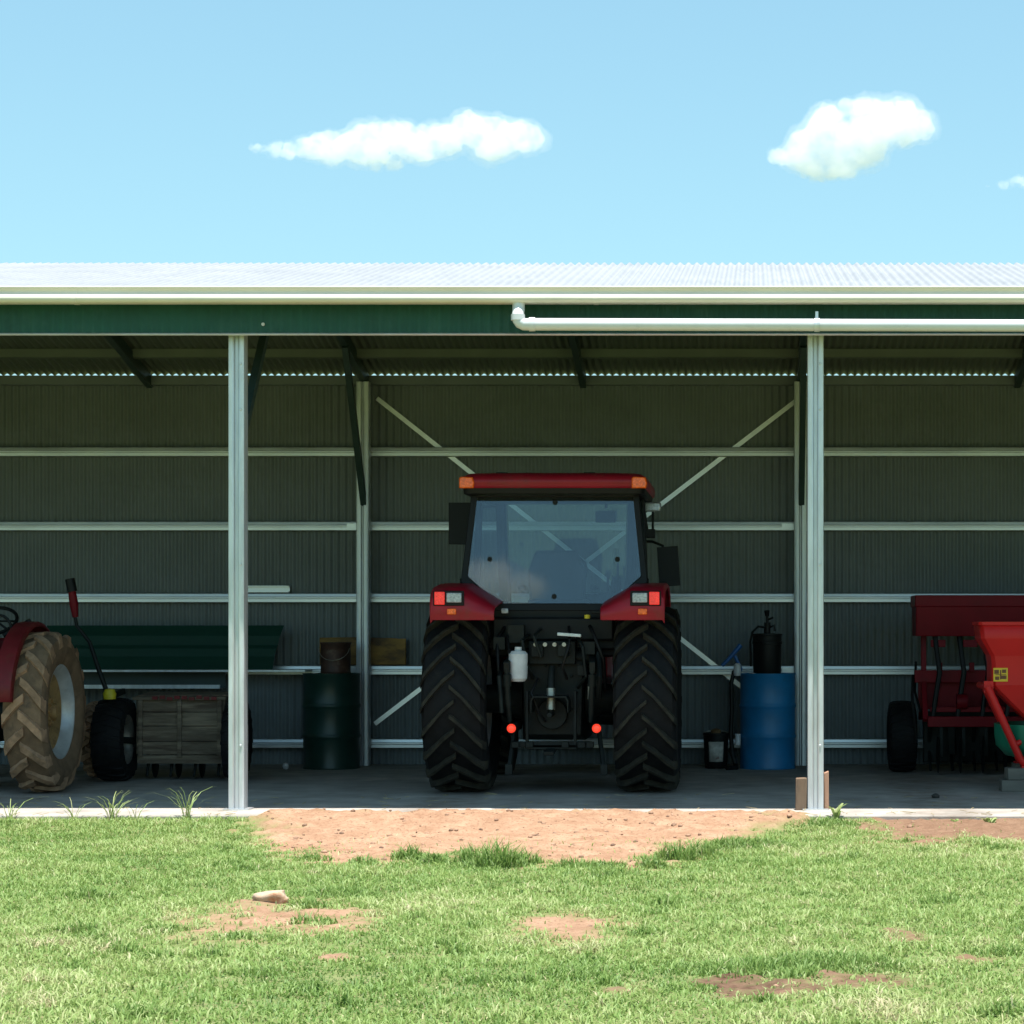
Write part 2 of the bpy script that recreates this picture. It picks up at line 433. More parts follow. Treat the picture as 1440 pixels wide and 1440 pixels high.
# shelf of channel steel along the back wall, left bay
mb = MB().span(-7.6, -4.55, 5.64, 5.985, .962, .985)
sh = mb.build('shelf', M['galv'], shed, bevel=.002)
mb = MB().span(-7.2, -5.42, 5.64, 5.67, .800, .832); mb.span(-7.2, -5.42, 5.64, 5.90, .794, .800)
mb.build('shelf_rail', M['galv'], sh)
MB().span(-7.2, -5.42, 5.90, 5.91, .794, .962).build('shelf_web', M['rafter'], sh)

# floor slab
mb = MB().span(XA-.1, XB+.1, -.47, 6.22, -.16, 0)
def floor_marks(m):
    nt, b = m.node_tree, m.node_tree.nodes['Principled BSDF']; N, L = nt.nodes, nt.links
    src = b.inputs['Base Color'].links[0].from_socket
    tc = N.new('ShaderNodeTexCoord'); sp_ = N.new('ShaderNodeSeparateXYZ'); L.new(tc.outputs['Object'], sp_.inputs[0])
    nz = N.new('ShaderNodeTexNoise'); nz.inputs['Scale'].default_value = 5; nz.inputs['Detail'].default_value = 8; nz.inputs['Roughness'].default_value = .7
    L.new(tc.outputs['Object'], nz.inputs['Vector'])
    def mth(op, a, b_=None):
        q = N.new('ShaderNodeMath'); q.operation = op
        for i, v in enumerate((a, b_)):
            if v is None: continue
            if hasattr(v, 'is_linked'): L.new(v, q.inputs[i])
            else: q.inputs[i].default_value = v
        return q.outputs[0]
    tot = None
    for xc in (-2.51, -.91, -6.09, -7.41, 1.45, 4.05):            # rubber and mud where the wheels roll in
        d = mth('ABSOLUTE', mth('SUBTRACT', sp_.outputs['X'], xc))
        r_ = N.new('ShaderNodeMapRange'); r_.inputs['From Min'].default_value = .34; r_.inputs['From Max'].default_value = .18; L.new(d, r_.inputs['Value'])
        tot = r_.outputs['Result'] if tot is None else mth('MAXIMUM', tot, r_.outputs['Result'])
    r2 = N.new('ShaderNodeMapRange'); r2.inputs['From Min'].default_value = .38; r2.inputs['From Max'].default_value = .62; L.new(nz.outputs['Fac'], r2.inputs['Value'])
    k = mth('MULTIPLY', mth('MULTIPLY', tot, r2.outputs['Result']), .6)
    mx = N.new('ShaderNodeMix'); mx.data_type = 'RGBA'; L.new(k, mx.inputs[0]); L.new(src, mx.inputs[6]); mx.inputs[7].default_value = (.20,.15,.115,1)
    L.new(mx.outputs[2], b.inputs['Base Color'])
floor_marks(M['concrete'])
fl = mb.build('concrete_floor', M['concrete'], bevel=.012); tag(fl, kind='structure')

# ------------------------------------------------------------------ tyres and wheels (axis along x)
def tyre_obj(name, parent, Rr, w, rim, n, mats, lug_h=.036, lug_w=.045, sweep=.30, seg=64, up=-1):
    mb = MB(); h = w/2; Rb = Rr-lug_h
    prof = [(rim, -h*.72), (rim+.015, -h*.80), (rim+(Rb-rim)*.45, -h*1.0), (Rb-.06, -h*.97), (Rb-.018, -h*.86), (Rb, -h*.5), (Rb+.006, 0),
            (Rb, h*.5), (Rb-.018, h*.86), (Rb-.06, h*.97), (rim+(Rb-rim)*.45, h*1.0), (rim+.015, h*.80), (rim, h*.72), (rim-.03, h*.6), (rim-.03, -h*.6)]
    mb.lathe(prof, axis='x', seg=seg, closed=True)
    mb.mi = 1
    for k in range(n):
        for sd in (-1, 1):
            t0 = 2*PI*(k + (.5 if sd > 0 else 0))/n
            rings = []
            for u in (0, .35, .7, .93, 1.08):
                x = sd*(-.02 + (h*.98+.02)*min(u, 1.0))
                crown = Rb + .006 - (.010*(u**2)) - (.02 if u > .9 else 0) - (.045 if u > 1 else 0)
                top = Rr - .012*(u**2) - (.012 if u > .9 else 0) - (.06 if u > 1 else 0)
                th = t0 - up*sweep*(u**1.25)*.8*(w/.46)*(.8/Rr)
                hw = lug_w/2/Rr*(1 + .35*u)
                x2 = x if u <= 1 else sd*h*1.0
                ring = []
                for (rr, tt) in ((crown-.02, th-hw*1.25), (top, th-hw*.8), (top, th+hw*.8), (crown-.02, th+hw*1.25)):
                    ring.append((x2, rr*math.cos(tt), rr*math.sin(tt)))
                rings.append(ring)
            mb.loft(rings)
    return mb.build(name, mats, parent, angle=30)

def wheel_obj(name, parent, loc, Rr, w, rim, n, tmats, rim_mat, disc_mat, out=1, **kw):
    """rim is the part, tyre and disc its sub-parts; out=+1 shows the outer face to +x"""
    h = w/2
    mb = MB()
    prof = [(rim+.012, -h*.76), (rim+.012, -h*.68), (rim-.025, -h*.55), (rim-.05, -h*.1), (rim-.05, h*.1), (rim-.025, h*.55), (rim+.012, h*.68), (rim+.012, h*.76),
            (rim-.004, h*.76), (rim-.045, h*.55), (rim-.065, h*.1), (rim-.065, -h*.1), (rim-.045, -h*.55), (rim-.004, -h*.76)]
    mb.lathe(prof, axis='x', seg=48, closed=True)
    o = mb.build(name, rim_mat, parent, angle=40, loc=loc)
    mb = MB()
    d = out*h
    mb.lathe([(.0, d*.30), (rim*.30, d*.30), (rim*.34, d*.12), (rim*.62, d*.02), (rim*.80, d*.22), (rim-.05, d*.22), (rim-.05, d*.10), (rim*.8, d*.08), (rim*.6, -d*.1), (.0, -d*.1)], axis='x', seg=48)
    mb.lathe([(0, d*.62), (rim*.13, d*.60), (rim*.16, d*.5), (rim*.16, d*.28)], axis='x', seg=20)
    for k in range(8):
        a = 2*PI*k/8; y, z = math.cos(a)*rim*.24, math.sin(a)*rim*.24
        mb.tube([(d*.26, y, z), (d*.42, y, z)], rim*.035, 6)
    mb.build('wheel_disc', disc_mat, o, angle=40)
    tyre_obj('tyre', o, Rr, w, rim, n, tmats, **kw)
    return o

# ------------------------------------------------------------------ the big red tractor, seen from behind
tr = empty('tractor', (-1.71, 2.1, 0), 'large red tractor with closed glass cab parked nose-in in the middle bay', 'tractor')
for sx in (-1, 1):
    wheel_obj('rear_wheel', tr, (sx*.80, 0, .80), .80, .54, .44, 20, [M['rubber'], M['lug']], M['silver'], M['red'], out=sx, lug_h=.05, lug_w=.04, sweep=.42)
    wheel_obj('front_wheel', tr, (sx*.76, 2.35, .56), .56, .33, .30, 18, [M['rubber'], M['lug']], M['silver'], M['red'], out=sx)
# gearbox, axle and rear hardware
mb = MB()
mb.loft([[(-.24,-.28,.50),(.24,-.28,.50),(.26,-.28,1.18),(-.26,-.28,1.18)], [(-.27,-.1,.45),(.27,-.1,.45),(.28,-.1,1.22),(-.28,-.1,1.22)], [(-.27,.5,.45),(.27,.5,.45),(.28,.5,1.22),(-.28,.5,1.22)], [(-.22,2.4,.5),(.22,2.4,.5),(.22,2.4,.95),(-.22,2.4,.95)]])
mb.tube([(-.82,0,.80),(-.42,0,.80),(-.27,0,.80)], [.11,.13,.2], 18); mb.tube([(.82,0,.80),(.42,0,.80),(.27,0,.80)], [.11,.13,.2], 18)
mb.tube([(0,-.36,.68),(0,-.26,.68)], .13, 20)
for k in range(10):
    a = 2*PI*k/10; mb.tube([(.20*math.cos(a),-.30,.86+.24*math.sin(a)),(.20*math.cos(a),-.275,.86+.24*math.sin(a))], .014, 6)
mb.build('gearbox', M['housing'], tr, bevel=.015)
mb = MB(); mb.tube([(-.72,2.35,.56),(.72,2.35,.56)], .085, 14); mb.span(-.16,.16,2.2,2.5,.42,.72)
mb.build('front_axle', M['housing'], tr, bevel=.01)
mb = MB()
mb.prism([(-.215,.40),(.215,.40),(.215,.88),(.19,.88),(.19,.43),(-.19,.43),(-.19,.88),(-.215,.88)], 'y', -.46, -.40)
mb.span(-.215,.215,-.46,-.40,.385,.425); mb.span(-.34,.34,-.44,-.36,.40,.45)
for x in (-.3,-.18,.12,.26,.33): mb.box((x,-.45,.425),(.06,.07,.05))
mb.bar((0,-.2,.40),(0,-.66,.36),.08,.035)
mb.build('drawbar_frame', M['housing'], tr, bevel=.004)
mb = MB().tube([(0,-.62,.68),(0,-.30,.68)], .022, 10); mb.prism([(-.14,.84),(.14,.84),(.16,.80),(.16,.70),(.15,.70),(.145,.80),(.13,.825),(-.13,.825),(-.145,.80),(-.15,.70),(-.16,.70),(-.16,.80)], 'y', -.62, -.36)
mb.build('power_shaft', M['housing'], tr, bevel=.003)
# rocker shaft and lift arms
mb = MB().tube([(-.38,-.22,1.16),(.38,-.22,1.16)], .07, 14); mb.span(-.2,.2,-.36,-.1,1.10,1.30)
mb.build('rocker_shaft', M['housing'], tr, bevel=.01)
for sx in (-1, 1):
    off = -.305 if sx < 0 else .403
    MB().bar((sx*.33,-.24,1.16),(sx*.36,-.62,1.08),.05,.09).build('lift_arm', M['housing'], tr, bevel=.006)
    mb = MB().bar((sx*.30,-.05,.58),(off,-.66,.57),.035,.075)
    mb.tube([(off-.03,-.69,.57),(off+.03,-.69,.57)], .045, 14)
    mb.build('lower_link', M['housing'], tr, bevel=.006)
    mb = MB().tube([(sx*.36,-.60,1.08),(sx*.35,-.58,.80),(sx*.34,-.52,.62)], [.02,.028,.02], 10); mb.tube([(sx*.357,-.60,1.02),(sx*.354,-.59,.92)], .036, 10)
    mb.build('lift_rod', M['housing'], tr, angle=40)
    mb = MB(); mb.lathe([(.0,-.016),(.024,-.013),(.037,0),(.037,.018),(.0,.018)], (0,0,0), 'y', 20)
    mb.build('hitch_reflector', M['ball'], tr, loc=(off,-.745,.575))  # a reflector on the link end, no lamp; its glow is added
    mb = MB().bar((sx*.36+.04,-.35,.52),(sx*.40+.05,-.5,.20),.03,.05); mb.box((sx*.40+.05,-.5,.22),(.06,.06,.09))
    mb.build('stabiliser', M['housing'], tr, bevel=.004)
mb = MB().tube([(0,-.36,1.08),(.0,-.44,.96),(.0,-.47,.74),(0,-.47,.66)], [.028,.034,.03,.012], 12); mb.mi = 1; mb.tube([(0,-.455,.90),(0,-.475,.72)], .037, 12)
mb.build('top_link', [M['housing'], M['steel']], tr, angle=40)
mb = MB().lathe([(0,.96),(.055,.96),(.075,.985),(.08,1.10),(.08,1.19),(.06,1.215),(.03,1.22),(.03,1.25),(0,1.25)], (-.27,-.52,0), 'z', 20)
mb.build('oil_canister', M['white'], tr)
mb = MB()
for x, z, s_ in ((-.44,1.28,.1), (-.30,1.36,.14), (.10,1.22,.09), (.32,1.24,.1), (.26,1.05,.08), (-.12,1.22,.1)):
    mb.box((x,-.38,z), (s_,.12,s_*1.1))
mb.tube([(-.2,-.3,1.35),(-.24,-.5,1.30),(-.2,-.52,1.1),(-.16,-.36,.98)], .016, 8); mb.tube([(.2,-.3,1.35),(.27,-.5,1.25),(.3,-.5,1.0),(.22,-.36,.9)], .016, 8)
mb.tube([(-.1,-.3,1.4),(-.14,-.52,1.34),(-.08,-.5,1.16)], .014, 8); mb.tube([(.40,-.4,1.2),(.41,-.52,1.0),(.40,-.45,.82)], .03, 8)
mb.build('hydraulic_valves', M['housing'], tr, bevel=.006)
for pts_, r_ in (([(-.40,-.2,1.45),(-.46,-.42,1.30),(-.44,-.48,1.05),(-.38,-.40,.85)], .017), ([(.14,-.32,1.42),(.16,-.50,1.28),(.10,-.52,1.08),(.13,-.40,.98)], .013), ([(-.34,-.2,1.42),(-.37,-.46,1.34),(-.34,-.55,1.2)], .013), ([(.30,-.2,1.44),(.36,-.46,1.36),(.44,-.44,1.15),(.45,-.3,.9)], .016), ([(-.12,-.36,.98),(-.16,-.52,.86),(-.10,-.5,.70),(-.05,-.42,.62)], .012)):
    MB().tube(pts_, r_, 8).build('hydraulic_hose', M['black'], tr, angle=60)
for x_, z_ in ((-.05,1.27), (.03,1.27), (.11,1.27), (-.13,1.27)):
    MB().tube([(x_,-.43,z_),(x_,-.47,z_)], .018, 10).build('hose_coupling', M['steel'], tr, angle=40)
MB().tube([(-.42,-.2,1.12),(-.42,-.62,1.0),(-.40,-.60,.70)], .02, 8).build('guard_rail', M['housing'], tr, angle=60)
MB().box((.155,-.47,1.352), (.20,.05,.028), Matrix.Rotation(R(4),3,'Y')).build('lever_plate', M['galv'], tr, bevel=.004)
mb = MB().tube([(.335,-.50,.94),(.335,-.50,.81)], .024, 10); mb.build('hose_coupling', M['steel'], tr, angle=40)
mb = MB().lathe([(0,0),(.024,0),(.024,.03),(0,.035)], (.305,-.45,1.49), 'z', 12); mb.build('filler_cap', M['yellow'], tr)
# lower rear wall of the cab
mb = MB(); mb.span(-.62,.62,-.18,-.10,1.22,1.60); mb.span(-.52,.52,-.26,-.18,1.30,1.50)
mb.span(-.56,.56,-.1,1.3,1.16,1.24)
mb.build('cab_floor', M['black'], tr, bevel=.02)
mb = MB().box((-.405,-.30,1.555),(.06,.05,.045)); mb.build('plate_lamp', M['lamp_glass'], tr, bevel=.008)
mb = MB().box((.41,-.30,1.545),(.16,.05,.028)); mb.build('wiper_motor', M['housing'], tr, bevel=.008)
# cab: rear frame, glass, pillars
def ty(z): return -.15 + .125*(z-1.6)
inner = [(-.48,1.62),(-.742,1.86),(-.672,2.535),(.672,2.535),(.742,1.86),(.48,1.62)]
outer = [(-.54,1.555),(-.80,1.80),(-.79,1.90),(-.715,2.62),(.715,2.62),(.79,1.90),(.80,1.80),(.54,1.555)]
# ring frame
mb = MB()
inn8 = [(-.48,1.62),(-.742,1.855),(-.738,1.90),(-.672,2.535),(.672,2.535),(.738,1.90),(.742,1.855),(.48,1.62)]
def ring3(poly, off): return [(x, ty(z)+off, z) for x, z in poly]
mb.loft([ring3(outer,-.03), ring3(inn8,-.03), ring3(inn8,.05), ring3(outer,.05), ring3(outer,-.03)], caps=False)
cf = mb.build('rear_window_frame', M['black'], tr, bevel=.008)
mb = MB(); i2 = [(x*1.01, z) for x, z in inner]
vs = [(x, ty(z)-.012, z) for x, z in i2] + [(x, ty(z)-.006, z) for x, z in i2]
mb.add(vs, [[0,1,2,3,4,5], [11,10,9,8,7,6]] + [(i,(i+1)%6,6+(i+1)%6,6+i) for i in range(6)])
rw = mb.build('rear_window', M['glass'], tr)
for x, z in ((0,2.49),(-.555,2.0),(.54,2.0),(0,1.68)):
    MB().lathe([(0,-.012),(.018,-.012),(.022,0),(.022,.02),(0,.02)], (x, ty(z)-.02, z), 'y', 14).build('hinge_cap', M['black'], rw)
for bx_, bs_ in (((.5,ty(2.62)-.05,2.60),(.10,.05,.05)), ((-.42,ty(2.62)-.05,2.60),(.12,.05,.045)), ((.02,ty(2.6)-.055,2.625),(.20,.06,.075))):
    MB().box(bx_, bs_).build('window_hinge', M['black'], cf, bevel=.012)
FX = .56; FY = 1.34
for sx in (-1, 1):
    mb = MB()
    mb.bar((sx*FX,FY,1.24),(sx*.60,1.22,2.62),.09,.09); mb.bar((sx*.76,.52,1.3),(sx*.715,.52,2.62),.05,.06)
    mb.bar((sx*.775,ty(1.85),1.84),(sx*.70,.0,1.25),.06,.06); mb.bar((sx*.70,.52,1.20),(sx*.76,.52,1.4),.05,.06)
    mb.bar((sx*.70,-.05,2.60),(sx*.60,1.22,2.60),.06,.06); mb.bar((sx*.62,-.05,1.24),(sx*FX,FY,1.24),.06,.07)
    mb.build('pillar', M['black'], tr, bevel=.01)
    mb = MB(); A = [(sx*.78,-.08,1.85),(sx*.70,.0,2.58),(sx*.725,.50,2.58),(sx*.765,.50,1.50),(sx*.70,.10,1.42)]
    B = [(sx*.725,.54,2.58),(sx*.61,1.2,2.58),(sx*.575,1.32,1.28),(sx*.72,.54,1.28)]
    for P in (A, B):
        n = len(P); Q = [(x-sx*.006,y,z) for x,y,z in P]
        mb.add(P+Q, [list(range(n)), list(range(2*n-1,n-1,-1))] + [(i,(i+1)%n,n+(i+1)%n,n+i) for i in range(n)])
    mb.build('side_window', M['glass'], tr)
    # mirror on its arm
mb = MB().tube([(-.60,1.22,2.52),(-.80,1.2,2.52),(-.94,1.15,2.50)], .014, 8)
mb.box((-.965,1.12,2.36),(.20,.07,.38)); mb.build('mirror', M['black'], tr, bevel=.03, seg=3)
mb = MB().tube([(.60,1.26,2.2),(.78,1.2,2.2),(.88,1.15,2.16),(.875,1.15,1.72)], .014, 8)
mb.box((.935,1.12,1.97),(.19,.06,.36), Matrix.Rotation(R(-4),3,'Y')); mb.build('mirror', M['black'], tr, bevel=.028, seg=3)
mb = MB(); P = [(-.56,FY-.02,1.26),(.56,FY-.02,1.26),(.60,1.21,2.58),(-.60,1.21,2.58)]; Q = [(x,y+.006,z) for x,y,z in P]
mb.add(P+Q, [(0,1,2,3),(7,6,5,4)] + [(i,(i+1)%4,4+(i+1)%4,4+i) for i in range(4)]); mb.build('windscreen', M['glass'], tr)
mb = MB().box((.79,.9,2.50),(.17,.07,.085)); lm = mb.build('work_lamp', M['lamp_glass'], tr, bevel=.015)
mb = MB().tube([(.80,.9,2.46),(.80,.9,2.26)], .012, 8); mb.span(.74,.82,.86,.96,2.22,2.30); mb.tube([(.74,.92,2.30),(.70,.9,2.58)], .02, 8)
mb.build('lamp_bracket', M['black'], lm, bevel=.006)
# roof
mb = MB()
def rr(hx, y0, y1, z, c):
    pts = []
    for cx, cy, a0 in ((hx-c,y1-c,0),(-hx+c,y1-c,90),(-hx+c,y0+c,180),(hx-c,y0+c,270)):
        for k in range(6):
            a = R(a0+18*k); pts.append((cx+c*math.cos(a), cy+c*math.sin(a), z))
    return pts
mb.loft([rr(.765,-.22,1.45,2.635,.10), rr(.795,-.25,1.48,2.655,.12), rr(.80,-.26,1.49,2.70,.12), rr(.79,-.25,1.48,2.742,.12), rr(.74,-.20,1.43,2.772,.12), rr(.55,0,1.2,2.79,.1)])
ro = mb.build('cab_roof', M['red'], tr, angle=50, loc=(0,0,-.042))
mb = MB().loft([rr(.72,-.16,1.36,2.585,.1), rr(.775,-.225,1.44,2.60,.1), rr(.78,-.235,1.45,2.645,.1)])
mb.build('roof_trim', M['black'], ro, angle=40)
for sx in (-1, 1):
    mb = MB().loft([[(sx*.735+dx_*q,-.262-(.0 if q>.9 else .02),2.692+dz_*q) for dx_, dz_ in ((-.066,-.052),(.06,-.052),(.068,-.01),(.055,.044),(-.05,.05),(-.066,.036))] for q in (1,.85)])
    mb.build('indicator_lamp', M['amber'], ro, bevel=.004)
for x in (-.45,.3): MB().box((x,-.1,2.775),(.10,.05,.022)).build('roof_clip', M['black'], ro, bevel=.005)
# mudguards
for sx in (-1, 1):
    prof = [(-.80,1.475),(-.815,1.56),(-.80,1.66),(-.76,1.712),(-.68,1.742),(-.3,1.775),(.1,1.79),(.45,1.72),(.72,1.5),(.88,1.2),(.95,.95)]
    mb = MB(); xs = [.97,.95,.90,.70,.66,.44]
    vs = []
    for j, x in enumerate(xs):
        for i, (y, z) in enumerate(prof):
            cut = 0 if x >= .69 else (.70-x)/.26*.155
            zz = z - cut*max(0, (z-1.475)/.26 if i < 5 else 1)
            if j == 0: zz -= .03
            vs.append((sx*x, y + (.012 if j == 0 else 0), zz))
    n = len(prof)
    fs = [(j*n+i, j*n+i+1, (j+1)*n+i+1, (j+1)*n+i) for j in range(len(xs)-1) for i in range(n-1)]
    mb.add(vs, fs)
    fe = mb.build('mudguard', M['red'], tr, solid=.022, angle=45)
    md = fe.modifiers.new('bevel', 'BEVEL'); md.width = .006; md.segments = 2; md.limit_method = 'ANGLE'; md.angle_limit = R(40)
    def lens(name, x, z, w_, h_, m_):
        q = MB().box((sx*x,-.828,z),(w_,.03,h_)); return q.build(name, m_, fe, bevel=.008)
    hb = MB().box((sx*.815,-.822,1.655),(.255,.022,.125)).build('lamp_housing', M['black'], fe, bevel=.006)
    def lens2(name, x, z, w_, h_, m_):
        q = MB().box((sx*x,-.840,z),(w_,.026,h_)); return q.build(name, m_, fe, bevel=.007)
    lens2('tail_light', .888, 1.655, .085, .108, M['red_lens'])
    lens2('work_light', .768, 1.66, .125, .082, M['lamp_glass'])
    lens('reflector', .79, 1.545, .075, .05, M['amber'])
# inside the cab
mb = MB(); mb.span(-.26,.26,.15,.62,1.52,1.66); mb.loft([[(-.24,.15,1.64),(.24,.15,1.64),(.24,.27,1.64),(-.24,.27,1.64)], [(-.25,.08,1.9),(.25,.08,1.9),(.25,.19,1.9),(-.25,.19,1.9)], [(-.18,.04,2.08),(.18,.04,2.08),(.18,.13,2.08),(-.18,.13,2.08)]])
mb.span(-.15,.15,.2,.5,1.24,1.52); mb.span(-.34,-.28,.15,.5,1.74,1.79); mb.span(.28,.34,.15,.5,1.74,1.79)
mb.build('driver_seat', M['seat'], tr, bevel=.03, seg=3)
mb = MB(); th = R(60)
c = V(0,.93,1.92)
ringp = [c + V(.2*math.cos(a), .2*math.sin(a)*math.sin(R(35)), .2*math.sin(a)*math.cos(R(35))) for a in np.linspace(0,2*PI,25)]
mb.tube(ringp, .014, 8); mb.tube([c, (0,1.12,1.3)], .03, 8)
for a in (R(90),R(210),R(330)): mb.tube([c, c + V(.2*math.cos(a), .2*math.sin(a)*math.sin(R(35)), .2*math.sin(a)*math.cos(R(35)))], .01, 6)
mb.span(-.3,.3,1.08,1.28,1.24,1.72); mb.build('steering_wheel', M['black'], tr, bevel=.004)
mb = MB().span(.36,.52,.1,.8,1.24,1.72); mb.tube([(.42,.5,1.7),(.42,.52,1.9)], .012, 8); mb.tube([(.47,.4,1.7),(.47,.4,1.86)], .012, 8)
mb.build('side_console', M['seat'], tr, bevel=.02)
mb = MB(); mb.box((.36,1.1,2.42),(.18,.06,.10)); mb.tube([(.36,1.15,2.5),(.36,1.15,2.6)], .012, 6); mb.build('cab_monitor', M['seat'], tr, bevel=.015)
# bonnet
def hr(hx, z0, z1, y): return [(-hx,y,z0),(hx,y,z0),(hx,y,z1-.12),(hx*.75,y,z1-.02),(0,y,z1),(-hx*.75,y,z1-.02),(-hx,y,z1-.12)]
mb = MB().loft([hr(.36,.95,1.62,1.36), hr(.36,.95,1.60,1.9), hr(.34,.9,1.52,2.6), hr(.30,.85,1.40,2.95), hr(.26,.85,1.3,3.02)])
bo = mb.build('bonnet', M['red'], tr, bevel=.015)
mb = MB().span(-.24,.24,3.02,3.045,.88,1.26); mb.build('grille', M['black'], bo)
mb = MB().tube([(.43,1.55,1.2),(.43,1.55,1.9)], .05, 12); mb.tube([(.43,1.55,1.9),(.43,1.55,2.15)], .03, 12); mb.build('exhaust', M['black'], tr, angle=40)
mb = MB()
for z in (.45,.75,1.0): mb.span(-.78,-.56,.75,1.05,z,z+.025)
mb.span(-.66,-.63,.78,1.02,.45,1.2); mb.build('step', M['black'], tr)

# ------------------------------------------------------------------ old tractor at the left edge
ot = empty('old_tractor', (-6.75, 2.02, 0), 'old red open tractor with mud-caked ribbed tyre, cut by left edge', 'tractor')
for sx in (-1, 1):
    wheel_obj('rear_wheel', ot, (sx*.66, 0, .69), .69, .36, .40, 15, [M['dusty_rubber'], M['dusty_lug']], M['silver'], M['ochre_hub'], out=sx, lug_h=.034, lug_w=.085, sweep=.42)
    wheel_obj('front_wheel', ot, (sx*.55, 2.0, .36), .36, .18, .22, 16, [M['dusty_rubber'], M['dusty_lug']], M['silver'], M['rust_orange'], out=sx)
    mb = MB(); prof = []
    for k in range(13):
        a = R(172 - 12*k); prof.append((.77*math.cos(a), .69+.77*math.sin(a)))
    xs = [.455,.46,.47,.53,.595,.61]; vs = []
    for j, x in enumerate(xs):
        for (y, z) in prof:
            k_ = 1.0 if 0 < j < 5 else .955
            if j == 0: k_ = .93
            vs.append((sx*x, y*k_, .69+(z-.69)*k_))
    n = len(prof)
    mb.add(vs, [(j*n+i, j*n+i+1, (j+1)*n+i+1, (j+1)*n+i) for j in range(5) for i in range(n-1)])
    mb.build('mudguard', M['old_red'], ot, solid=.012, angle=45)
mb = MB(); mb.span(-.22,.22,-.3,.7,.42,1.0); mb.span(-.17,.17,.7,2.1,.5,.85); mb.tube([(-.6,0,.69),(.6,0,.69)], .09, 14); mb.tube([(-.5,2,.40),(.5,2,.40)], .05, 10)
mb.span(-.3,.3,-.42,-.3,.5,.62)
mb.build('gearbox', M['housing'], ot, bevel=.03)
mb = MB().loft([[(x*.26,y,z) for x, z in ((-1,.85),(1,.85),(1,1.2),(.7,1.32),(-.7,1.32),(-1,1.2))] for y in (.75, 2.2)]); mb.build('bonnet', M['old_red'], ot, bevel=.03)
mb = MB(); mb.span(-.22,.22,-.2,.22,1.10,1.16); mb.loft([[(-.22,-.2,1.14),(.22,-.2,1.14),(.22,-.16,1.14),(-.22,-.16,1.14)],[(-.2,-.26,1.38),(.2,-.26,1.38),(.2,-.22,1.38),(-.2,-.22,1.38)]]); mb.tube([(0,0,.95),(0,0,1.12)], .05, 8)
mb.build('driver_seat', M['black'], ot, bevel=.015)
mb = MB(); c = V(0.02,.55,1.47); rp_ = [c+V(.22*math.cos(a), .22*math.sin(a)*.75, .22*math.sin(a)*.55) for a in np.linspace(0,2*PI,25)]
mb.tube(rp_, .016, 8); mb.tube([c,(0,.8,1.15)], .02, 8)
for a in (0,2.1,4.2): mb.tube([c, c+V(.22*math.cos(a), .22*math.sin(a)*.75, .22*math.sin(a)*.55)], .01, 6)
mb.build('steering_wheel', M['black'], ot)
mb = MB()
arc = [(.28+.11*math.cos(a), -.05, 1.38+.14*math.sin(a)) for a in np.linspace(R(185), R(-10), 11)]
mb.tube(arc, .013, 8); mb.tube([(.30,.0,1.34),(.42,.05,1.42),(.52,.05,1.47)], [.02,.018,.024], 8); mb.tube([(.12,.05,1.3),(.22,.02,1.48),(.33,0,1.40)], .012, 8)
mb.build('control_lever', M['black'], ot)

# ------------------------------------------------------------------ old timber-sided seed drill behind it
sd = empty('seed_drill', (-5.3, 3.55, 0), 'old low timber-sided seed drill with rubber wheels behind the old tractor', 'seed drill')
for x, ww in ((-.57,.30), (.545,.16)):
    wheel_obj('wheel', sd, (x, -.12, .385), .385, ww, .22, 22, [M['rubber'], M['rubber']], M['steel'], M['rust_orange'], out=(1 if x > 0 else -1), lug_h=.014, lug_w=.03, sweep=.1)
mb = MB()
for i, (z0, z1) in enumerate(((.155,.235),(.24,.36),(.365,.50),(.505,.63),(.635,.755))):
    o_ = .012*((i*7) % 3)
    mb.span(-.40, .42, -.02-o_, .02-o_, z0, z1)
    mb.span(-.40, .42, .50, .53, z0, z1)
for x in (-.40, .40): mb.span(x-.018, x+.018, .02, .50, .24, .755)
for x in (-.36,.0,.37): mb.span(x-.02, x+.02, -.06, -.045, .22, .77)
bx = mb.build('timber_box', M['timber'], sd, bevel=.004)
mb = MB().box((0,.24,.775),(.86,.62,.03), Matrix.Rotation(R(3),3,'X')); mb.build('lid', M['timber'], bx, bevel=.004)
mb = MB()
for i in range(9):
    mb.box((-.22+i*.068,-.076,.765+.008*math.sin(i*2.3)),(.05,.012,.03))
mb.build('metal_clip', M['old_red'], bx)
mb = MB(); mb.bar((-.60,.1,.33),(.58,.1,.33),.05,.05); mb.bar((-.57,-.12,.385),(-.45,.1,.36),.06,.06); mb.bar((.53,-.12,.385),(.44,.1,.36),.06,.06)
for k in range(4):
    x = -.33+k*.22
    mb.tube([(x,.10,.30),(x-.0,.12,.16),(x,.06,.03)], [.02,.016,.012], 8)
    mb.lathe([(0,-.008),(.12,-.004),(.13,0),(.12,.004),(0,.008)], (x+.03,.25,.135), 'x', 20)
mb.bar((.48,-.1,.42),(.52,-.16,.0),.04,.04)
mb.build('drill_frame', M['housing'], sd, bevel=.004)
def L_(px, py, y): p = W(px, py, y); return (p[0]+5.3, p[1]-3.55, p[2])
mb = MB().tube([L_(150,972,3.3), L_(140,945,3.3), L_(126,903,3.3), L_(108,880,3.3), L_(105,866,3.3)], [.022,.022,.018,.016,.016], 8)
mb.mi = 1; mb.tube([L_(106,868,3.3), L_(104,850,3.3), L_(101,830,3.3), L_(98,815,3.3)], [.026,.040,.034,.036], 10)
mb.mi = 2; mb.tube([L_(102,832,3.3), L_(98,814,3.3)], .044, 10)
mb.build('lift_lever', [M['housing'], M['maroon'], M['black']], sd, angle=40)
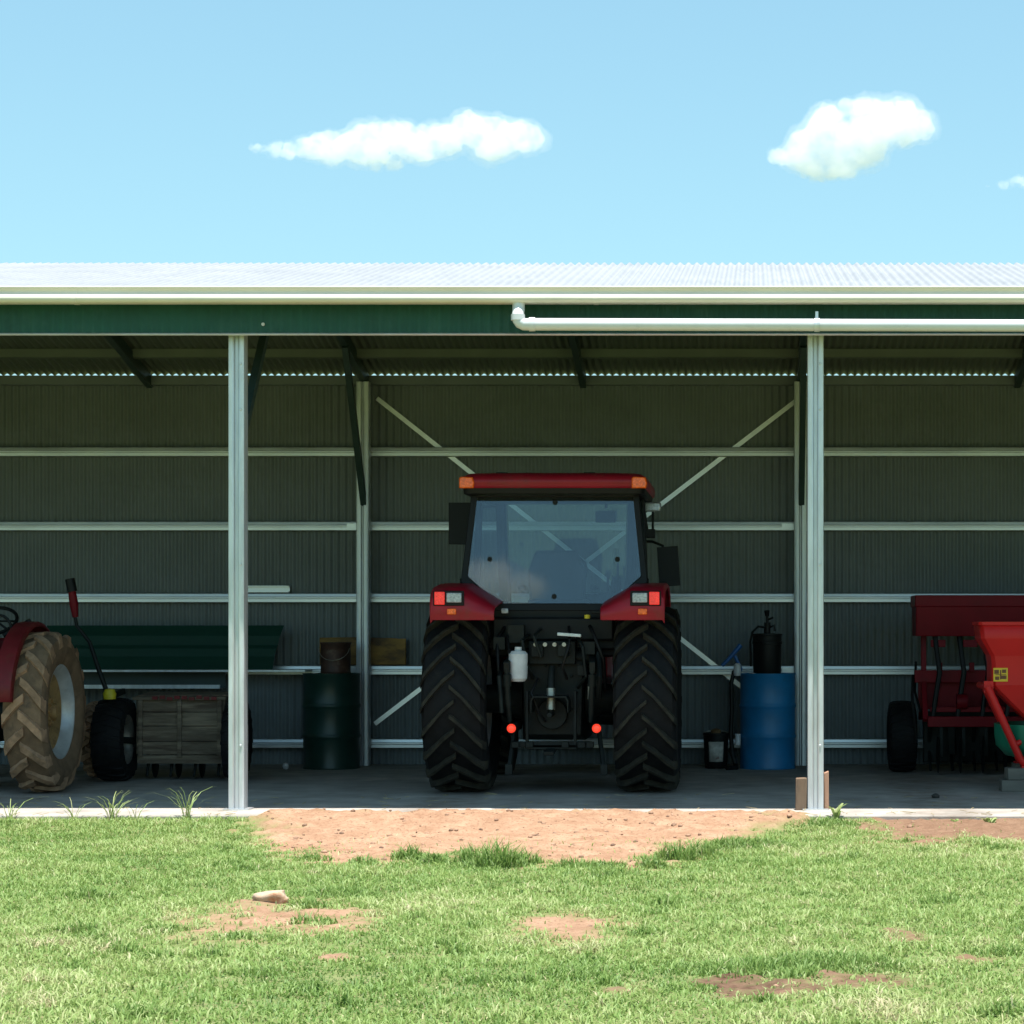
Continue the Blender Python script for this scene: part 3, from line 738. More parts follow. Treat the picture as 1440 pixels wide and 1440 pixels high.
mb = MB().lathe([(0,0),(.055,0),(.06,.05),(.045,.09),(0,.1)], (-.57,-.32,.76), 'z', 14); mb.build('hub_cap', M['yellow'], sd)
mb = MB().bar((-.57,-.30,.78),(-.50,-.1,.83),.03,.05); mb.bar((-.57,-.30,.77),(-.57,-.15,.42),.03,.05); mb.build('wheel_bracket', M['housing'], sd)

# green flashing lengths on the shelf
gs = None
mb = MB()
for k in range(4):
    o_ = k*.012
    prof = [(5.70+o_,.987+.006*k),(5.66+o_,1.12),(5.67+o_,1.20),(5.705+o_,1.235),(5.71+o_,1.33),(5.80+o_,1.435-.008*k)]
    back = [(y+.006,z) for y, z in prof[::-1]]
    x0 = -7.22+.03*k; x1 = -4.80-.02*k
    P = prof+back; n = len(P)
    vs = [(x0, y, z) for y, z in P] + [(x1 + (z-1.43)*.22, y, z) for y, z in P]
    mb.add(vs, [list(range(n))[::-1], list(range(n,2*n))] + [(i,(i+1)%n,n+(i+1)%n,n+i) for i in range(n)])
gs = mb.build('roof_flashing', M['green_sheet'], angle=20)
tag(gs, 'bundle of long dark green folded flashing sheets lying on the steel shelf', 'flashing')
mb = MB().prism([(5.99,1.777),(6.06,1.777),(6.06,1.845),(5.99,1.845),(5.99,1.835),(6.05,1.835),(6.05,1.787),(5.99,1.787)], 'x', -5.22, -4.79)
tag(mb.build('steel_offcut', M['galv_dull']), 'short galvanised channel offcut lying on a wall rail left of the rear post', 'offcut')

# ------------------------------------------------------------------ drums and what stands on them
def drum(name, x, y, mat_, label, h=.955, r=.281):
    e = empty(name, (x, y, 0), label, 'drum', 'steel drums along the back wall')
    prof = [(0,.012),(r-.012,.012),(r-.012,0),(r,0),(r+.004,.008),(r,.02)]
    for zc in (.325, .63):
        prof += [(r,zc-.03),(r+.004,zc-.018),(r+.010,zc-.006),(r+.010,zc+.006),(r+.004,zc+.018),(r,zc+.03)]
    prof += [(r,h-.02),(r+.006,h-.012),(r+.006,h),(r-.006,h),(r-.010,h-.014)]
    MB().lathe(prof+[(0,h-.014)], (0,0,0), 'z', 56).build('drum_shell', mat_, e, angle=50)
    mb = MB().lathe([(0,h-.016),(.035,h-.016),(.035,h+.004),(.02,h+.006),(0,h+.006)], (-.15,-.10,0), 'z', 14); mb.build('bung', M['steel'], e)
    return e
drum('oil_drum', -4.245, 5.42, M['green_drum'], 'dark green steel drum beside the left rear post, rusty tin on top')
drum('oil_drum', .14, 5.42, M['blue_drum'], 'bright blue steel drum beside the right rear post, black pail on top', r=.276)
e = empty('paint_tin', (-4.20, 5.40, .955), 'rusty brown tin standing on the dark green drum', 'tin')
MB().lathe([(0,0),(.148,0),(.152,.01),(.148,.02),(.148,.285),(.155,.295),(.155,.31),(.14,.312),(.135,.30),(0,.30)], seg=36).build('tin_body', M['brown_tin'], e, angle=40)
mb = MB().tube([(.152*math.cos(a), -.02-.10*abs(math.sin(a))*.9-.06, .25-.12*math.sin(a)) for a in np.linspace(0,PI,13)], .004, 6); mb.build('bail_handle', M['steel'], e)
mb = MB().lathe([(.1495,.10),(.1495,.23),(.1505,.23),(.1505,.10)], seg=36, closed=True); mb.build('tin_label', M['brown_tin'], e)
mb = MB(); mb.span(-4.47,-3.585,5.992,6.03,1.032,1.30)
mb.prism([(-4.47,1.30),(-4.47,1.31),(-4.1,1.315),(-3.7,1.305),(-3.585,1.29)], 'y', 5.992, 6.03)
tag(mb.build('board', M['ochre_board'], bevel=.004), 'short ochre board on a wall rail behind the left rear post', 'board')
mb = MB().lathe([(0,-.034),(.022,-.028),(.034,0),(.022,.028),(0,.034)], (-4.66,5.2,.034), 'z', 14)
tag(mb.build('ball', M['white']), 'small white ball on the floor left of the dark green drum', 'ball')

e = empty('grease_pail', (.135, 5.40, .945), 'black grease pail with hand pump standing on the blue drum', 'pail')
MB().lathe([(0,0),(.135,0),(.14,.01),(.145,.30),(.152,.305),(.152,.33),(.145,.335),(.146,.385),(.153,.39),(.153,.405),(.11,.41),(0,.412)], seg=40).build('pail_body', M['black'], e, angle=40)
mb = MB().tube([(0,0,.40),(0,0,.52)], .035, 12); mb.tube([(0,0,.52),(0,0,.60)], .014, 10); mb.tube([(0,0,.585),(-.005,-.01,.64)], [.02,.03], 10); mb.tube([(0,0,.46),(.07,-.03,.49),(.075,-.03,.43)], .013, 8)
mb.tube([(-.01,0,.54),(.06,-.02,.57)], .011, 8)
mb.build('hand_pump', M['black'], e, angle=40)
mb = MB().tube([(-.02,-.02,.47),(-.09,-.04,.48),(-.15,-.04,.42),(-.17,-.03,.32),(-.165,-.03,.18),(-.165,-.02,.08)], .012, 8); mb.build('pump_hose', M['black'], e)

e = empty('fuel_hose', (-.17, 5.36, 0), 'black hose with blue nozzle hanging down the left side of the blue drum', 'hose')
mb = MB().tube([(.02,-.0,1.0),(-.03,-.02,.97),(-.055,-.03,.86),(-.05,-.02,.6),(-.06,-.02,.35),(-.045,-.03,.14),(-.01,-.05,.04),(.0,-.2,.022),(-.1,-.28,.02)], .022, 10); mb.build('hose_line', M['black'], e)
mb = MB().tube([(-.15,-.01,1.03),(-.08,-.01,1.10),(.04,-.01,1.24)], [.018,.02,.026], 10); mb.tube([(-.02,-.01,1.13),(.04,0,1.0),(.03,0,.97)], .018, 8); mb.build('nozzle', M['blue_plastic'], e, angle=40)
mb = MB().lathe([(0,0),(.035,0),(.04,.03),(.035,.11),(.02,.125),(0,.13)], (.005,-.03,.93), 'z', 14); mb.lathe([(0,0),(.03,0),(.03,.11),(0,.115)], (.01,-.06,.24), 'z', 12); mb.build('coupling', M['white'], e)
e = empty('bucket', (-.38, 5.42, 0), 'small dark bucket with torn pale label on the floor left of blue drum', 'bucket')
MB().lathe([(0,0),(.105,0),(.11,.008),(.128,.33),(.134,.335),(.134,.355),(.122,.357),(.118,.33),(0,.32)], seg=36).build('bucket_body', M['black'], e, angle=40)
mb = MB(); vs = []
for k in range(9):
    a = R(-125+9*k); 
    for z in (.07,.27): 
        rr_ = .1135+.0182*z/.33+.001; vs.append((rr_*math.cos(a), rr_*math.sin(a), z))
mb.add(vs, [(2*k,2*k+1,2*k+3,2*k+2) for k in range(8)]); mb.build('paper_label', M['label'], e, solid=.001)
mb = MB().tube([(.13*math.cos(a), .06*math.sin(a), .345+.03*math.sin(a)) for a in np.linspace(0,PI,13)], .006, 6); mb.mi = 1; mb.lathe([(0,.335),(.05,.34),(.055,.38),(.03,.395),(0,.40)], seg=20)
mb.build('bucket_lid', [M['steel'], M['rust_orange']], e)

# ------------------------------------------------------------------ red seeder at the right, against the back
rs = empty('seeder', (2.75, 4.7, 0), 'wide dark red seeder with long hopper box against the back wall at right', 'seeder')
def sx_(px, y): return (px-1060)*(CAM_D+y)/FPX - 2.75
mb = MB(); hx0, hx1 = -1.19, 1.2
poly = [(-.28,1.33),(-.33,1.60),(-.33,1.71),(.30,1.71),(.30,1.60),(.22,1.33)]
mb.prism(poly, 'x', hx0, hx1)
hb = mb.build('hopper_box', M['maroon'], rs, bevel=.008)
mb = MB().prism([(-.35,1.612),(-.35,1.725),(.32,1.725),(.32,1.612)], 'x', hx0-.012, hx1+.012); mb.build('lid', M['maroon'], hb, bevel=.01)
mb = MB(); mb.span(-1.19,1.19,-.12,-.02,.88,1.0)
mb.span(-1.08,1.1,-.36,-.26,.46,.56); mb.span(-1.05,1.07,-.30,-.22,.60,.65); mb.span(-1.08,1.1,.25,.35,.46,.56)
for x in (-1.1,-.4,.4,1.12): mb.bar((x,-.07,.94),(x,-.05,1.36),.05,.06); mb.bar((x,-.3,.52),(x,-.07,.92),.05,.06); mb.bar((x,.3,.52),(x,0,.92),.05,.06)
for x in (-.97,-.66,-.35,0,.35,.7): mb.box((x,-.2,1.26),(.14,.06,.07)); mb.box((x+.02,-.14,1.03),(.05,.05,.09))
mb.span(-1.15,1.15,-.03,-.02,.62,.88)
mb.build('seeder_frame', M['maroon'], rs, bevel=.006)
for k in range(9):
    x = -1.0+k*.235
    mb = MB().tube([(x,-.2,1.34),(x+.01,-.24,1.22),(x+.04,-.26,.98),(x+.0,-.28,.74),(x-.03,-.30,.52)], [.028,.024,.026,.026,.024], 10); mb.build('seed_tube', M['black'], rs)
for k in range(10):
    x = -.98+k*.215
    mb = MB().lathe([(0,-.01),(.17,-.004),(.18,0),(.17,.004),(0,.01)], (x,-.32,.19), 'x', 24)
    mb.bar((x+.03,-.30,.48),(x+.03,-.34,.18),.03,.05); mb.build('coulter_disc', M['housing'], rs)
    MB().tube([(x-.06,-.1,.47),(x-.06,.02,.25),(x-.06,-.14,.03)], [.02,.018,.012], 8).build('tine', M['housing'], rs)
for sx in (-1, 1):
    wheel_obj('wheel', rs, (sx*1.30, .1, .35), .35, .27, .19, 22, [M['rubber'], M['rubber']], M['steel'], M['maroon'], out=sx, lug_h=.014, lug_w=.03, sweep=.1)
MB().span(-1.1,1.1,-.02,.03,.10,.60).build('rear_shield', M['housing'], rs, bevel=.01)
for x in (-.85,-.55,-.2,.15,.5,.85):
    MB().bar((x,-.30,.50),(x+.02,-.22,.20),.07,.09).build('coulter_arm', M['housing'], rs, bevel=.008)
    MB().lathe([(0,-.05),(.07,-.05),(.075,0),(.07,.05),(0,.05)], (x+.1,-.30,.70), 'x', 18).build('seed_cup', M['maroon'], rs, angle=40)
mb = MB().tube([(-1.2,-.05,.95),(-1.22,-.2,.75),(-1.2,-.25,.5),(-1.18,-.22,.3)], .014, 8); mb.tube([(-1.17,0,1.08),(-1.19,-.1,.8),(-1.14,-.2,.6)], .012, 8); mb.build('hydraulic_hose', M['black'], rs)

# ------------------------------------------------------------------ bright red spreader in front of it
sp = empty('fertiliser_spreader', (2.72, 2.40, 0), 'bright red hopper spreader with yellow sticker, cut by the right edge', 'spreader')
def rq(hx, hy, z, c=.03):
    return [(hx,-hy+c,z),(hx,hy-c,z),(hx-c,hy,z),(-hx+c,hy,z),(-hx,hy-c,z),(-hx,-hy+c,z),(-hx+c,-hy,z),(hx-c,-hy,z)]
secs = [(.765,.31,1.455),(.755,.305,1.33),(.755,.305,1.32),(.665,.25,1.17),(.655,.24,1.10),(.655,.24,.915),(.645,.235,.90),(.30,.18,.56),(.26,.16,.52)]
mb = MB().loft([rq(*s_) for s_ in secs] , caps=False)
ho = mb.build('hopper', M['bright_red'], sp, solid=.008, angle=12)
mb = MB().loft([rq(.78,.325,1.462), rq(.78,.325,1.435), rq(.765,.31,1.43), rq(.765,.31,1.465), rq(.78,.325,1.462)], caps=False); mb.build('rim', M['bright_red'], ho)
mb = MB().box((-.585,-.248,1.005),(.125,.006,.118)); st = mb.build('warning_sticker', M['sticker'], ho, bevel=.001)
mb = MB()
for (x, z, w_, h_) in ((-.035,.025,.04,.035),(.03,.03,.035,.03),(-.03,-.03,.035,.03),(.028,-.022,.045,.03),(0,.0,.012,.08)): mb.box((-.585+x,-.2522,1.005+z),(w_,.002,h_))
mb.box((-.585,-.2522,1.005),(.09,.0024,.006)); mb.build('sticker_print', M['sticker_ink'], st)
mb = MB()
for sx in (-1, 1):
    mb.tube([(sx*.70,-.28,.90),(sx*.62,-.30,.72),(sx*.42,-.28,.28),(sx*.35,-.26,.205)], .034, 12)
    mb.tube([(sx*.47,-.28,.40),(sx*.2,-.20,.52),(0,-.18,.54)], .026, 10)
    mb.tube([(sx*.70,-.28,.90),(sx*.70,.45,.90)], .03, 10); mb.tube([(sx*.66,.45,.90),(sx*.33,.45,.205)], .034, 12); mb.box((sx*.35,-.26,.21),(.12,.12,.016)); mb.box((sx*.33,.45,.21),(.12,.12,.016))
    mb.tube([(sx*.36,-.27,.24),(sx*.33,.45,.24)], .026, 10)
    mb.box((sx*.69,-.25,.90),(.08,.05,.10))
mb.build('leg_frame', M['bright_red'], sp, angle=40)
MB().lathe([(0,.27),(.40,.27),(.50,.29),(.585,.38),(.60,.48),(.60,.57),(.585,.57),(.57,.40),(.4,.31),(0,.31)], (.0,.14,0), 'z', 40).build('spinner_guard', M['spinner_green'], sp, angle=45)
mb = MB().tube([(0,0,.30),(0,0,.55)], .12, 16); mb.tube([(0,0,.4),(0,.6,.4)], .04, 10); mb.build('gear_case', M['housing'], sp)
k_ = 0
for (x, y, lab) in ((2.36,2.13,'grey timber block under the near left leg of the bright red spreader'), (3.08,2.13,'grey timber block under the near right leg of the bright red spreader'),
                    (2.39,2.85,'grey timber block under the far left leg of the bright red spreader'), (3.05,2.85,'grey timber block under the far right leg of the bright red spreader')):
    wb = .46 if y < 2.5 else .2
    mb = MB().box((x,y,.0505),(wb,.24,.101)); mb.box((x+.02,y+.01,.152),(wb*.87,.20,.10), Matrix.Rotation(R(3),3,'Z'))
    tag(mb.build('timber_block', M['grey_wood'], bevel=.006), lab, 'timber', 'timber blocks under the spreader legs')

# timber at the foot of the right front post
mb = MB().loft([[(.322,.01,0),(.411,.01,0),(.411,.10,0),(.322,.10,0)], [(.326,.015,.245),(.411,.012,.25),(.411,.10,.252),(.326,.10,.247)]])
tag(mb.build('timber_offcut', M['wood'], bevel=.006), 'short brown timber offcut standing left of the right front post foot', 'timber')
mb = MB().loft([[(.545,.03,0),(.583,.03,0),(.583,.13,0),(.545,.13,0)], [(.545,.03,.285),(.580,.03,.30),(.580,.13,.30),(.545,.13,.285)]])
tag(mb.build('timber_offcut', M['pink_wood'], bevel=.004), 'thin pale reddish timber standing right of the right front post foot', 'timber')

# ------------------------------------------------------------------ ground
def to_poly(pp): return [G(*p) for p in pp]
def inside(x, y, poly):
    r = False; n = len(poly); j = n-1
    for i in range(n):
        xi, yi = poly[i]; xj, yj = poly[j]
        if (yi > y) != (yj > y) and x < (xj-xi)*(y-yi)/(yj-yi+1e-12)+xi: r = not r
        j = i
    return r
def edge_d(x, y, poly):
    d = 1e9; n = len(poly)
    for i in range(n):
        ax, ay = poly[i]; bx_, by = poly[(i+1) % n]
        dx_, dy_ = bx_-ax, by-ay
        t = max(0, min(1, ((x-ax)*dx_+(y-ay)*dy_)/(dx_*dx_+dy_*dy_+1e-12)))
        d = min(d, math.hypot(x-ax-t*dx_, y-ay-t*dy_))
    return d
main_poly = to_poly([(378,1166),(362,1185),(400,1203),(440,1216),(530,1217),(590,1204),(640,1200),(690,1212),(760,1216),(820,1224),(915,1226),(950,1205),(1000,1190),(1050,1182),(1085,1165),(1125,1152)])
main_poly = main_poly + [(.45,-.15), (-3.78,-.15)]
right_poly = to_poly([(1195,1164),(1250,1174),(1330,1176),(1440,1188),(1560,1190)]) + [(3.2,-.1),(.75,-.1)]
left_poly = [(-8.5,-.15),(-4.6,-.15),(-4.6,-.36),(-6,-.5),(-8.5,-.6)]
spots = []
for (px, py, rx, ry, dk) in ((392,1300,122,17,.1),(375,1268,55,13,.2),(805,1304,75,15,.15),(1050,1386,50,18,.95),(1110,1390,40,12,.8),(1235,1372,62,10,.8),(1180,1376,40,8,.7),(1268,1318,24,8,.7),(1370,1350,30,8,.6),(880,1395,26,7,.6),(1290,1180,60,10,.5),(470,1345,26,5,.2)):
    cx, cy = G(px, py); sx_w = 1.3*rx*(CAM_D+cy)/FPX; sy = 1.3*abs(G(px,py-ry)[1]-G(px,py+ry)[1])/2
    spots.append((cx, cy, sx_w, sy, dk))
def bare(x, y):
    """how bare (0..1) and how dark (0..1) the soil is"""
    n1 = noise.noise((x*1.6, y*1.6, 3.1)); n2 = noise.noise((x*6, y*6, 7.7)); n3 = noise.noise((x*17, y*17, 1.7))
    wob = .26*n1 + .22*n2 + .17*n3
    b, dk = 0.0, 0.0
    for poly, d0, yw in ((main_poly, .0, 1), (right_poly, .6, .9), (left_poly, .25, .5)):
        if y < -5.5 : break
        d = edge_d(x, y, poly); s_ = d if inside(x, y, poly) else -d
        v = max(0, min(1, .5 + (s_*1.0 + wob*yw*1.25)/.34))
        if v > b: b, dk = v, d0
    for cx, cy, sx_w, sy, d0 in spots:
        q = math.hypot((x-cx)/sx_w, (y-cy)/sy)
        if q < 2.6:
            v = max(0, min(1, (1.12 - q + wob*2.3)/.7))
            if d0 > .3: v *= max(.15, min(1, .85 + 1.1*n3 + .9*n2))
            if v > b: b, dk = v, d0
    return b, dk
def sst(a, b, v):
    t = max(0, min(1, (v-a)/(b-a))); return t*t*(3-2*t)
def hgt(x, y):
    if y > -.12: return GZ
    n_ = .022*noise.noise((x*.7, y*.7, 0)) + .012*noise.noise((x*2.3, y*2.3, 5))
    return GZ + n_*sst(-.4, -1.2, y) + .03*sst(-1.8, -.5, y)*(1-sst(-.3, -.15, y))
def mound(x, y, b_, d_):
    """crumbled earth lies up against and over the slab edge"""
    z = b_*(.024*noise.noise((x*5, y*8, 2)) + .016*noise.noise((x*13, y*18, 4)))
    for xc in (-2.51, -.91):
        q = abs(x-xc-.03*noise.noise((0, y*1.3, 3)))
        if q < .30 and y > -3.6 and d_ < .12:
            z += b_*(1-sst(.22, .30, q))*(.020*math.sin(2*PI*(y+.75*q)/.19) - .012)*(.6+.5*noise.noise((x*2, y*2, 8)))
    if d_ < .12 and y > -4: z += b_*.062*sst(-2.2, -.55, y)*(1-sst(-.34+.10*noise.noise((x*2.2, 0, 9)), -.14, y))
    return z

def axis_pts(a, b, step, far):
    out = list(np.arange(a, b+1e-6, step)); g, st = b, step
    while g < far: st *= 1.5; g += st; out.append(g)
    g, st = a, step
    while g > -far: st *= 1.5; g -= st; out.insert(0, g)
    return np.array(out)
xs = axis_pts(-8.5, 6.0, .05, 2500); ys = axis_pts(-10.5, -.1, .036, 2500)
nx, ny = len(xs), len(ys)
vs = np.zeros((nx*ny, 3)); ba = np.zeros(nx*ny); da = np.zeros(nx*ny)
k = 0
for j in range(ny):
    for i in range(nx):
        x, y = xs[i], ys[j]; z = GZ
        if -9 < x < 6.5 and -11 < y < .0:
            b_, d_ = bare(x, y); z = hgt(x, y)
            ba[k], da[k] = b_, d_
            if b_ > .02:
                z += mound(x, y, b_, d_)
        vs[k] = (x, y, z); k += 1
idx = np.arange(nx*ny).reshape(ny, nx)
fs = np.stack([idx[:-1,:-1], idx[:-1,1:], idx[1:,1:], idx[1:,:-1]], -1).reshape(-1, 4)
def np_mesh(name, verts, loops, sizes, mats_):
    me = bpy.data.meshes.new(name)
    me.vertices.add(len(verts)); me.vertices.foreach_set('co', np.asarray(verts, np.float32).ravel())
    me.loops.add(len(loops)); me.loops.foreach_set('vertex_index', np.asarray(loops, np.int32))
    st = np.concatenate([[0], np.cumsum(sizes)[:-1]]).astype(np.int32)
    me.polygons.add(len(sizes)); me.polygons.foreach_set('loop_start', st); me.polygons.foreach_set('loop_total', np.asarray(sizes, np.int32))
    for m_ in mats_: me.materials.append(m_)
    me.update(calc_edges=True); me.validate()
    return me
def ground_material():
    m = bpy.data.materials.new('lawn_soil'); nt, b = nodes_of(m); N, L = nt.nodes, nt.links
    tc = N.new('ShaderNodeTexCoord')
    def nz(scale, det=6, rough=.6):
        n = N.new('ShaderNodeTexNoise'); n.inputs['Scale'].default_value = scale; n.inputs['Detail'].default_value = det; n.inputs['Roughness'].default_value = rough
        L.new(tc.outputs['Object'], n.inputs['Vector']); return n
    def mix(fac, a, b_):
        x = N.new('ShaderNodeMix'); x.data_type = 'RGBA'
        if hasattr(fac, 'is_linked'): L.new(fac, x.inputs[0])
        else: x.inputs[0].default_value = fac
        for s_, v in ((x.inputs[6], a), (x.inputs[7], b_)):
            if hasattr(v, 'is_linked'): L.new(v, s_)
            else: s_.default_value = (*v, 1)
        return x.outputs[2]
    def rng_(v, a, b_):
        r_ = N.new('ShaderNodeMapRange'); r_.inputs['From Min'].default_value = a; r_.inputs['From Max'].default_value = b_; L.new(v, r_.inputs['Value']); return r_.outputs['Result']
    soil = mix(rng_(nz(5).outputs['Fac'], .35, .65), (.33,.19,.118), (.44,.28,.185))
    soil = mix(rng_(nz(38, 8, .7).outputs['Fac'], .5, .72), soil, (.21,.11,.066))
    dsoil = mix(rng_(nz(14).outputs['Fac'], .35, .65), (.085,.045,.028), (.19,.115,.075))
    at2 = N.new('ShaderNodeAttribute'); at2.attribute_name = 'dark'
    soil = mix(at2.outputs['Fac'], soil, dsoil)
    turf = mix(rng_(nz(3).outputs['Fac'], .35, .65), (.15,.20,.06), (.20,.24,.09))
    turf = mix(rng_(nz(30).outputs['Fac'], .5, .7), turf, (.25,.21,.115))
    at = N.new('ShaderNodeAttribute'); at.attribute_name = 'bare'
    L.new(mix(at.outputs['Fac'], turf, soil), b.inputs['Base Color']); b.inputs['Roughness'].default_value = .95; b.inputs['Specular IOR Level'].default_value = .15
    bp = N.new('ShaderNodeBump'); bp.inputs['Strength'].default_value = .7; bp.inputs['Distance'].default_value = .02
    L.new(nz(55, 8, .7).outputs['Fac'], bp.inputs['Height']); L.new(bp.outputs['Normal'], b.inputs['Normal'])
    return m
me = np_mesh('ground', vs, fs.ravel(), np.full(len(fs), 4), [ground_material()])
me.attributes.new('bare', 'FLOAT', 'POINT').data.foreach_set('value', ba.astype(np.float32))
me.attributes.new('dark', 'FLOAT', 'POINT').data.foreach_set('value', da.astype(np.float32))
me.shade_smooth()
gr = bpy.data.objects.new('ground', me); COL.objects.link(gr); tag(gr, kind='structure')

# ------------------------------------------------------------------ grass
def grass_material():
    m = bpy.data.materials.new('lawn_grass'); m.use_nodes = True
    nt = m.node_tree; N, L = nt.nodes, nt.links; N.remove(N['Principled BSDF'])
    at = N.new('ShaderNodeAttribute'); at.attribute_name = 'tint'
    cr = N.new('ShaderNodeValToRGB'); e = cr.color_ramp.elements
    e[0].position = 0; e[0].color = (.08,.155,.030,1)
    e[1].position = 1; e[1].color = (.52,.46,.28,1)
    for p, c in ((.35,(.18,.295,.072,1)), (.62,(.285,.385,.118,1)), (.82,(.395,.455,.195,1))):
        q = e.new(p); q.color = c
    L.new(at.outputs['Fac'], cr.inputs['Fac'])
    d = N.new('ShaderNodeBsdfDiffuse'); t = N.new('ShaderNodeBsdfTranslucent'); g = N.new('ShaderNodeBsdfGlossy'); g.inputs['Roughness'].default_value = .55
    for n in (d, t): L.new(cr.outputs[0], n.inputs['Color'])
    g.inputs['Color'].default_value = (.9,.95,.85,1)
    a = N.new('ShaderNodeMixShader'); a.inputs[0].default_value = .35; L.new(d.outputs[0], a.inputs[1]); L.new(t.outputs[0], a.inputs[2])
    b = N.new('ShaderNodeMixShader'); b.inputs[0].default_value = .025; L.new(a.outputs[0], b.inputs[1]); L.new(g.outputs[0], b.inputs[2])
    L.new(b.outputs[0], N['Material Output'].inputs['Surface'])
    return m
M['grass'] = grass_material()

def blades_mesh(name, P, H, Wd, az, lean, face, tint):
    """P base points, H height, Wd width, az lean direction, lean amount, face = azimuth of the blade's width"""
    n = len(P)
    lx, ly = np.cos(az), np.sin(az); fx, fy = np.cos(face), np.sin(face)
    out = np.zeros((n, 5, 3))
    hw = Wd/2
    up1 = H*.55; up2 = H*np.sqrt(np.maximum(.08, 1-(lean*.75)**2))
    o1 = H*lean*.28; o2 = H*lean
    out[:,0] = P; out[:,1] = P; out[:,2] = P; out[:,3] = P; out[:,4] = P
    out[:,0,0] -= fx*hw; out[:,0,1] -= fy*hw; out[:,1,0] += fx*hw; out[:,1,1] += fy*hw
    for q, sg in ((2, 1), (3, -1)):
        out[:,q,0] += lx*o1 + sg*fx*hw*.85; out[:,q,1] += ly*o1 + sg*fy*hw*.85; out[:,q,2] += np.minimum(up1, up2*.8)
    out[:,4,0] += lx*o2; out[:,4,1] += ly*o2; out[:,4,2] += up2
    b = (np.arange(n)*5)[:,None]
    lp = np.concatenate([b+np.array([[0,1,2,3]]), b+np.array([[3,2,4]])], 1).ravel()
    sz = np.tile([4,3], n)
    me = np_mesh(name, out.reshape(-1,3), lp, sz, [M['grass']])
    me.attributes.new('tint', 'FLOAT', 'POINT').data.foreach_set('value', np.repeat(tint, 5).astype(np.float32))
    me.shade_smooth()
    return me

P, H, Wd, TI, LE = [], [], [], [], []
N_TRY = 620000
u = rng.random((N_TRY, 6))
clumps = [(*G(700,1218), .16, .23), (*G(668,1214), .13, .17), (*G(735,1214), .12, .13), (*G(575,1208), .11, .13), (*G(605,1212), .10, .10), (*G(950,1212), .13, .16), (*G(985,1206), .14, .14), (*G(1030,1196), .2, .11), (*G(915,1222), .1, .1), (*G(510,1216), .1, .08), (*G(800,1220), .12, .09), (*G(440,1212), .12, .08), (*G(1060,1190), .3, .09), (*G(1150,1165), .3, .08), (*G(840,1222),.2,.07),
          (*G(470,1255), .25, .07), (*G(1060,1362), .35, .075), (*G(1170,1356), .35, .08), (*G(440,1300), .12, .08), (*G(350,1150), .35, .07)]
for k in range(N_TRY):
    D = 7.7 + (17.78-7.7)*u[k,0]**.9
    y = D-CAM_D
    if y > -.48-.05*u[k,5]: continue
    half_l, half_r = .3236*D+3.0, .116*D+4.0
    x = -half_l + (half_l+half_r)*u[k,1]
    side = max(-half_l+1.2-x, x-half_r+1.6, 0)          # the blades thin out towards the far sides
    if side > 0 and u[k,2] < side/1.6: continue
    b_, d_ = bare(x, y)
    n1 = noise.noise((x*.9, y*.9, 11)); n2 = noise.noise((x*3.1, y*3.1, 21)); n3 = noise.noise((x*.35, y*.35, 31)); n4 = noise.noise((x*9, y*9, 41))
    keep = 1 - b_*1.02
    keep *= .62 + .5*n2 + .35*n4 + .2
    tuft = noise.noise((x*13, y*13, 51))
    if b_ > .05: keep += .9*tuft*min(1, (1-b_)*2)
    if u[k,2] > keep:
        if not (b_ > .4 and u[k,2] > .988): continue
    h = .027 + .014*n1 + .018*n2 + .018*tuft + .030*u[k,3]**3
    t = .50 + .28*n3 + .34*n1 + .30*n2 + .36*tuft + .22*n4 + .34*(u[k,4]-.5)
    if y > -3.5: t -= .10; 
    if d_ > .5 and b_ > .02: t += .12
    if u[k,5] > .965: t = .86+.14*u[k,3]
    if b_ > .1: h *= .8
    P.append((x, y, hgt(x, y)-.004)); H.append(max(.018, h)); TI.append(min(1, max(0, t))); Wd.append(.0042+.0045*u[k,4]); LE.append(.65+.6*u[k,5])
for _ in range(170):
    D = random.uniform(8.2, 17.2); cx = random.uniform(-.33*D-1.6, .12*D+2.6); cy = D-CAM_D
    if bare(cx, cy)[0] < .4: clumps.append((cx, cy, random.uniform(.05,.16), random.uniform(.045,.085)))
for cx, cy, rad, hh in clumps:
    n = int(2600*rad*rad*6)+(120 if hh > .09 else 25)
    for _ in range(n):
        r_ = rad*math.sqrt(random.random()); a = random.random()*2*PI
        x, y = cx+r_*math.cos(a)*1.1, cy+r_*math.sin(a)*.8
        if y > -.48: continue
        f = 1-(r_/rad)**2
        P.append((x, y, hgt(x, y)-.004)); H.append(hh*(.3+.7*f)*(.35+.8*random.random())); TI.append(min(1,max(0,.22+.35*random.random()+(.45 if random.random()>.95 else 0)))); Wd.append(.0045+.006*random.random()); LE.append(.3+.7*random.random())
P, H, Wd, TI, LE = map(np.array, (P, H, Wd, TI, LE)); n = len(P)
az = rng.random(n)*2*PI
me = blades_mesh('lawn_grass', P, H, Wd, az, LE, az + PI/2 + (rng.random(n)-.5)*1.6, TI)
lg = bpy.data.objects.new('lawn_grass', me); COL.objects.link(lg); tag(lg, 'short patchy green lawn grass in front of the shed', 'grass', kind='stuff')

